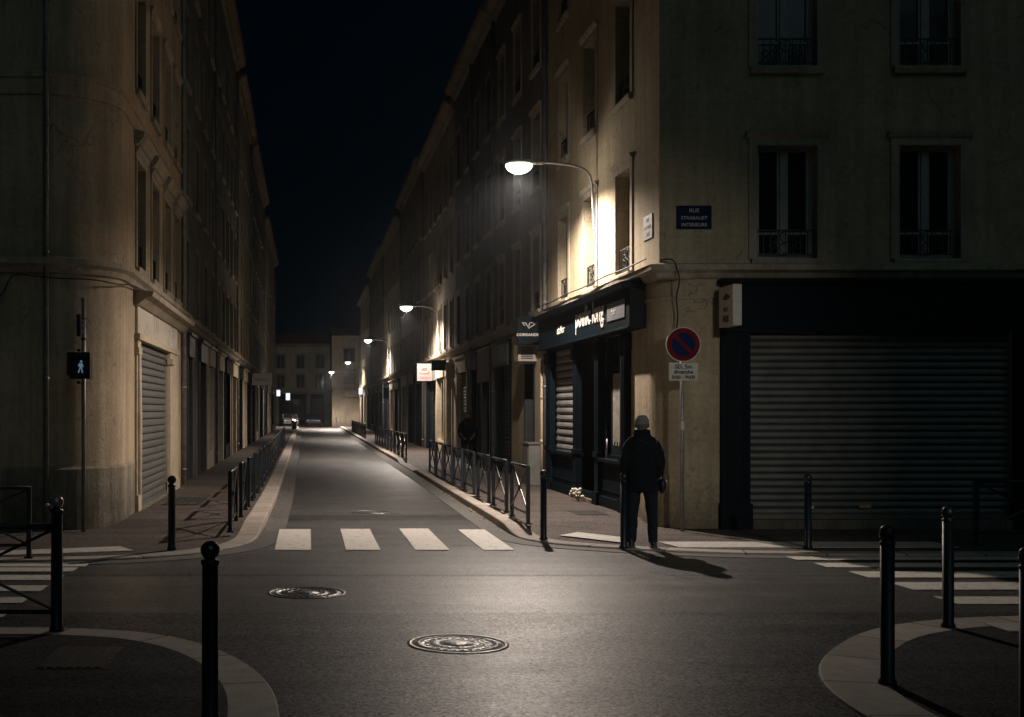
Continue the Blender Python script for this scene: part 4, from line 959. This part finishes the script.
# bouquet on the shop step
t = thing('flower_bouquet', 'small white flower bouquet left on the shop door step', 'flowers', (5.12, 22.95, .12))
b = MB(); random.seed(3)
for i in range(16): 
    x, y, z = 5.10+random.uniform(-.09,.09), 22.95+random.uniform(-.22,.22), .26+random.uniform(-.06,.10); b.ell((x, y, z), (.035, .035, .03), 7, 5)
b.build('blossoms', PETAL, t)
b = MB()
for i in range(12): b.tube([(5.12, 22.95+random.uniform(-.03,.03), .12), (5.10+random.uniform(-.09,.09), 22.95+random.uniform(-.2,.2), .27)], .006, 5)
b.build('stems', GREEN, t)
t = tag(MB().prof([(22.3, .10), (23.85, .10), (23.85, .19), (22.3, .19)], 5.22, 5.8).build('door_step', STONE_D, org=(5.4, 23, .1)), 'worn stone step at the dark street shop door', 'step')

# pedestrian signal
PSG = thing('pedestrian_signal', 'pedestrian crossing signal with pale lit walking figure on a slim pole at left', 'traffic signal', (-3.36, 18.12, .1))
MB().tube([(-3.36, 18.12, .03), (-3.36, 18.12, 3.53)], .033, 12).build('pole', GALV, PSG)
b = MB(); b.box(-3.52, -3.22, 17.86, 18.08, 2.31, 2.69); b.box(-3.54, -3.20, 17.76, 17.86, 2.64, 2.70); b.box(-3.54, -3.52, 17.76, 17.86, 2.36, 2.64); b.box(-3.22, -3.20, 17.76, 17.86, 2.36, 2.64)
b.build('signal_head', BLACK, PSG, bevel=.006)
b = MB(Fy(17.86)); cx, cz = -3.355, 2.49; K = .72
b.F = lambda u, d, z: (cx+(u-cx)*K, 17.86-d, cz+(z-cz)*K)
b.disc((cx+.01, cz+.105), .026, .002, .008, 14)
b.prism([(cx-.03, cz+.07), (cx+.035, cz+.07), (cx+.03, cz-.02), (cx-.025, cz-.02)], .002, .008)
b.prism([(cx-.02, cz-.02), (cx+.005, cz-.02), (cx-.035, cz-.13), (cx-.06, cz-.12)], .002, .008)
b.prism([(cx+.005, cz-.02), (cx+.03, cz-.02), (cx+.05, cz-.13), (cx+.025, cz-.13)], .002, .008)
b.prism([(cx+.035, cz+.065), (cx+.065, cz+.0), (cx+.05, cz-.01), (cx+.025, cz+.04)], .002, .008)
b.prism([(cx-.03, cz+.065), (cx-.06, cz+.01), (cx-.045, cz-.0), (cx-.02, cz+.04)], .002, .008)
b.build('walking_figure', LED, PSG)
b = MB(); b.box(-3.44, -3.39, 18.0, 18.09, 2.72, 2.76); b.box(-3.44, -3.39, 18.0, 18.09, 2.24, 2.28); b.build('clamp', BLACK, PSG)
b = MB(); b.box(-3.455, -3.40, 18.05, 18.12, 2.95, 3.28); b.tube([(-3.36,18.12,2.90),(-3.36,18.12,2.93)], .042, 12); b.tube([(-3.36,18.12,3.2),(-3.36,18.12,3.23)], .042, 12); b.build('control_box', BLACK, PSG, bevel=.005)
b = MB()
for k in range(3): b.box(-3.39, -3.335, 18.083, 18.089, 3.0+.09*k, 3.05+.09*k)
b.build('sticker', SIGNW, PSG)

# ------------------------------------------------------------------ litter in the gutter
random.seed(11)
b = MB()
for i in range(230):
    if i % 3: Y = random.uniform(18, 34); x = kerb_x(Y, kr)-abs(random.gauss(.04, .09))
    else: Y = random.uniform(17.5, 34); x = kerb_x(Y, kl)+abs(random.gauss(.05, .09))
    a = random.uniform(0, 3.14); s = random.uniform(.008, .03); z = .008
    b.bm.faces.new([b.bm.verts.new((x+s*math.cos(a+k*math.pi/2)*(1.4 if k % 2 else .7), Y+s*math.sin(a+k*math.pi/2), z+.006+random.uniform(0, .018))) for k in range(4)])
for i in range(60):
    x, Y, z, a, s = random.uniform(-1, 5), random.uniform(7, 14), .006, random.uniform(0, 3), random.uniform(.004, .012)
    b.bm.faces.new([b.bm.verts.new((x+s*math.cos(a+k*math.pi/2)*(1.4 if k % 2 else .7), Y+s*math.sin(a+k*math.pi/2), z+.006+random.uniform(0, .006))) for k in range(4)])
tag(b.build('fallen_litter', LEAFM), 'scattered dry leaves and bits of litter lying along the gutters', 'litter', kind='stuff')

# ------------------------------------------------------------------ people
def bake(mb, name, m, parent, voxel=.014, smooth=6, noise=None):
    me = bpy.data.meshes.new(name); bmesh.ops.recalc_face_normals(mb.bm, faces=mb.bm.faces[:]); mb.bm.to_mesh(me); mb.bm.free()
    o = bpy.data.objects.new(name, me); COL.objects.link(o)
    r = o.modifiers.new('r', 'REMESH'); r.mode = 'VOXEL'; r.voxel_size = voxel; r.use_smooth_shade = True
    s = o.modifiers.new('s', 'SMOOTH'); s.factor = .5; s.iterations = smooth
    if noise:
        tx = bpy.data.textures.new(name+'_folds', 'CLOUDS'); tx.noise_scale = noise[0]; tx.noise_depth = 2
        d = o.modifiers.new('d', 'DISPLACE'); d.texture = tx; d.strength = noise[1]; d.mid_level = .5
    dg = bpy.context.evaluated_depsgraph_get(); me2 = bpy.data.meshes.new_from_object(o.evaluated_get(dg)); bpy.data.objects.remove(o)
    me2.materials.clear(); me2.materials.append(m); me2.name = name
    for p in me2.polygons: p.use_smooth = True
    q = bpy.data.objects.new(name, me2); COL.objects.link(q); q.parent = parent; return q
def person(label, loc, rz, cap=BEAN, hair=None, weight=1.0, head_turn=0, group=None):
    """standing, facing local +Y, hands in the jacket pockets; 1.75 m tall"""
    t = thing('person', label, 'person', loc, rz, group)
    LEG = [((-.112, .0), -.03, .02), ((.122, .05), .03, -.02)]
    # skin body: head, neck, torso, arms and legs as one surface
    b = MB(); hz = 1.615
    b.ell((0, .02, hz+.015), (.076, .095, .105), 20, 14); b.ell((0, .035, hz-.045), (.058, .068, .068), 16, 10)
    b.ell((0, .118, hz-.012), (.014, .022, .026), 8, 6); b.ell((0, .098, hz-.065), (.026, .014, .010), 8, 6)
    for q in (-1, 1): b.ell((q*.079, .015, hz-.005), (.011, .020, .031), 8, 6)
    b.loft([(0, .0, 1.42, .075, .065), (0, .005, 1.50, .056, .056), (0, .012, 1.60, .052, .055)])
    b.loft([(0, 0, .86, .13, .09), (0, 0, 1.0, .13, .085), (0, 0, 1.2, .14, .09), (0, 0, 1.38, .16, .09), (0, 0, 1.45, .10, .07)])
    for q, ((x, y), dx, dy) in zip((-1, 1), LEG):
        b.tube([(x*.9, 0, .90), (x*1.05, .015, .48), (x*1.2, y*1.0, .09)], [.075, .05, .036], 12)
        b.tube([(q*.17, 0, 1.40), (q*.235, -.03, 1.12), (q*.17, .12, .97), (q*.12, .17, .94)], [.045, .036, .028, .022], 10)
        for k in range(5):      # hands tucked in the pockets
            b.tube([(q*(.12-.004*k), .17, .945-.014*k), (q*(.085-.002*k), .185, .925-.015*k), (q*.06, .18, .905-.012*k)], .0095, 6)
    if head_turn:
        pass
    bd = bake(b, 'body', SKIN, t, .0095, 3)
    for q in (-1, 1):
        b = MB(); b.ell((q*.030, .103, hz+.012), (.012, .009, .008), 10, 8); o = b.build('eye', EYE); o.parent = t
    # trousers
    b = MB(); b.loft([(0, 0, .76, .17, .115), (0, 0, .88, .175, .12), (0, 0, 1.0, .165, .11)], 20)
    for q, ((x, y), dx, dy) in zip((-1, 1), LEG):
        b.tube([(x*.85, 0, .93), (x*.9, .0, .80), (x*1.05, .012, .48), (x*1.15, y*.8, .2), (x*1.2, y*1.0, .07)], [.105, .100, .076, .066, .064], 16)
    bake(b, 'trousers', TROU, t, .013, 5, (.09, .022))
    # jacket with raised collar and sleeves
    W = weight; b = MB()
    b.loft([(0, 0, .74, .205*W, .150), (0, 0, .84, .212*W, .150), (0, -.005, 1.0, .205*W, .148), (0, -.01, 1.15, .212*W, .150), (0, -.012, 1.28, .222*W, .148), (0, -.005, 1.36, .205*W, .135), (0, .0, 1.42, .165*W, .115), (0, .005, 1.48, .105, .095)], 24)
    b.loft([(0, .0, 1.44, .120, .105), (0, .0, 1.50, .106, .102), (0, .003, 1.565, .112, .106)], 20)
    for q in (-1, 1):
        b.tube([(q*.06*W, .0, 1.435), (q*.13*W, .0, 1.405), (q*.185*W, -.005, 1.345), (q*.222*W, -.025, 1.22), (q*.238*W, -.04, 1.08), (q*.21*W, .05, .98), (q*.16, .13, .93)], [.060, .066, .074, .070, .064, .058, .055], 16)
        b.ell((q*.13, .135, .90), (.07, .035, .09), 12, 8)
    bake(b, 'jacket', COAT, t, .014, 5, (.11, .05))
    for q, ((x, y), dx, dy) in zip((-1, 1), LEG):
        b = MB(); xx = x*1.22; yy = y
        b.loft([(xx, yy+.055, .012, .048, .135), (xx, yy+.055, .04, .050, .138), (xx, yy+.04, .07, .046, .11), (xx, yy+.0, .10, .045, .065), (xx, yy-.01, .15, .045, .05)], 16)
        sh = bake(b, 'shoe', SHOE, t, .010, 3)
        b = MB(); b.loft([(xx, yy+.055, .0, .051, .142), (xx, yy+.055, .022, .053, .145)], 18); o = b.build('sole', SOLE); o.parent = sh
    if cap:
        b = MB(); b.loft([(0, .012, hz-.01, .092, .112), (0, .012, hz+.035, .095, .114), (0, .008, hz+.075, .090, .106), (0, .002, hz+.112, .070, .082), (0, -.003, hz+.135, .05, .056), (0, -.004, hz+.144, .015, .017)], 24)
        b.loft([(0, .012, hz-.02, .094, .113), (0, .012, hz+.030, .097, .116)], 24)
        kc = bake(b, 'knit_cap', cap, t, .008, 3)
        b = MB(); b.loft([(0, .012, hz-.022, .092, .111), (0, .012, hz-.018, .0965, .1155), (0, .012, hz+.018, .098, .117), (0, .012, hz+.022, .094, .113)], 28); o = b.build('cap_band', mat('cap_band_wool', (.10, .095, .085), .95, bump=(160, .6, .004))); o.parent = kc
    if hair:
        b = MB(); b.loft([(0, -.03, hz-.05, .075, .065), (0, -.02, hz+.03, .086, .09), (0, .0, hz+.08, .083, .100), (0, .005, hz+.12, .055, .066), (0, .005, hz+.13, .02, .02)], 20); bake(b, 'hair', hair, t, .009, 2)
    else:
        b = MB(); b.loft([(0, -.045, hz-.06, .055, .04), (0, -.04, hz-.02, .072, .055), (0, -.035, hz+.02, .078, .066)], 16); bake(b, 'hair', mat('hair_grey', (.12, .11, .10), .9), t, .009, 2)
    return t
MAN = person('man in grey knit cap and dark coat seen from behind on the kerb', (4.41, 15.98, .03), R(-14), weight=.95)
bag = thing('shoulder_bag', 'small dark shoulder bag hanging at the right hip of the man in the cap', 'bag', (4.66, 15.97, .80))
b = MB(); b.ell((4.665, 15.95, .86), (.052, .085, .115), 14, 10); bake_loc = None
for v in b.bm.verts: v.co.z = min(v.co.z, .94)
b.build('pouch', BAGM, bag)
b = MB(); b.tube(smoothpath3([(4.68, 15.97, .92), (4.66, 15.86, 1.10), (4.56, 15.82, 1.28), (4.44, 15.83, 1.42), (4.31, 15.89, 1.475)]), .010, 6); b.build('strap', BAGM, bag)
b = MB(); b.box(4.705, 4.73, 15.93, 15.99, .90, .925); b.build('buckle', GALV, bag)
person('distant person in a dark jacket facing the camera by the right hand doorways', (5.02, 38.0, .045), R(172), cap=None, hair=HAIR, weight=1.06)

# ------------------------------------------------------------------ far vehicles
def car(label, loc, rz, paint):
    t = thing('parked_car', label, 'car', loc, rz, 'cars parked at the far end')
    prof = [(-2.0,.35),(-2.05,.75),(-1.75,.92),(-1.2,.98),(-.75,1.42),(.75,1.45),(1.5,1.0),(1.95,.92),(2.03,.55),(1.98,.32)]
    b = MB(lambda u, d, z: (d, u, z)); b.prism(prof, -.84, .84); o = b.build('body', paint, bevel=.06); o.parent = t
    b = MB(lambda u, d, z: (d, u, z)); b.prism([(-1.12,1.0),(-.74,1.39),(.72,1.41),(1.35,1.02)], -.848, .848); o2 = b.build('side_windows', GLASS); o2.parent = t
    b = MB(); b.bm.faces.new([b.bm.verts.new(p) for p in ((-.7,-1.17,1.02),(.7,-1.17,1.02),(.62,-.79,1.40),(-.62,-.79,1.40))]); b2 = b.build('windscreen', GLASS); b2.parent = t
    for x in (-.78, .78):
        for y in (-1.3, 1.25):
            b = MB(lambda u, d, z: (d, u, z)); b.disc((y, .32), .32, x-.1, x+.1, 20); wv = b.build('wheel', RUB); wv.parent = t
        b = MB(); b.ell((x*.8, -2.02, .68), (.14, .05, .08), 10, 6); q = b.build('headlight', GALV); q.parent = t
    return t
car('dark parked car at the far end near the middle', (.6, 136, 0), R(0), CARP)
car('pale parked car at the far end beside the left row', (-2.1, 132, 0), R(8), CARP2)
def motorbike(label, loc, rz):
    t = thing('parked_scooter', label, 'scooter', loc, rz, 'scooters parked at the far left')
    def P(b, n, m): o = b.build(n, m); o.parent = t
    for y in (-.6, .6): b = MB(lambda u, d, z: (d, u, z)); b.disc((y, .27), .27, -.06, .06, 20); P(b, 'wheel', RUB)
    b = MB(); b.ell((0, .3, .62), (.18, .45, .2), 12, 8); b.ell((0, -.42, .68), (.22, .14, .34), 12, 8); P(b, 'body', CARP2)
    b = MB(); b.ell((0, .25, .84), (.15, .4, .07), 12, 8); P(b, 'seat', RUB)
    b = MB(); b.tube([(-.34, -.35, 1.08), (0, -.42, 1.05), (.34, -.35, 1.08)], .02, 8); b.tube([(0, -.6, .3), (0, -.42, 1.05)], .03, 8); P(b, 'handlebar', BLACK)
    b = MB(); b.ell((0, -.56, .93), (.09, .05, .08), 10, 8); P(b, 'headlight', TAIL)
    b = MB(); b.prism([(-.2, 1.05), (.2, 1.05), (.15, 1.4), (-.15, 1.4)], -.5, -.48); P(b, 'windshield', SIGNW)
    return t
motorbike('scooter with pale windshield parked at the far left kerb', (-1.25, 108, .0), R(10))
motorbike('scooter just behind the other at the far left', (-1.3, 116, .0), R(-12))
print('objects', len(bpy.data.objects))
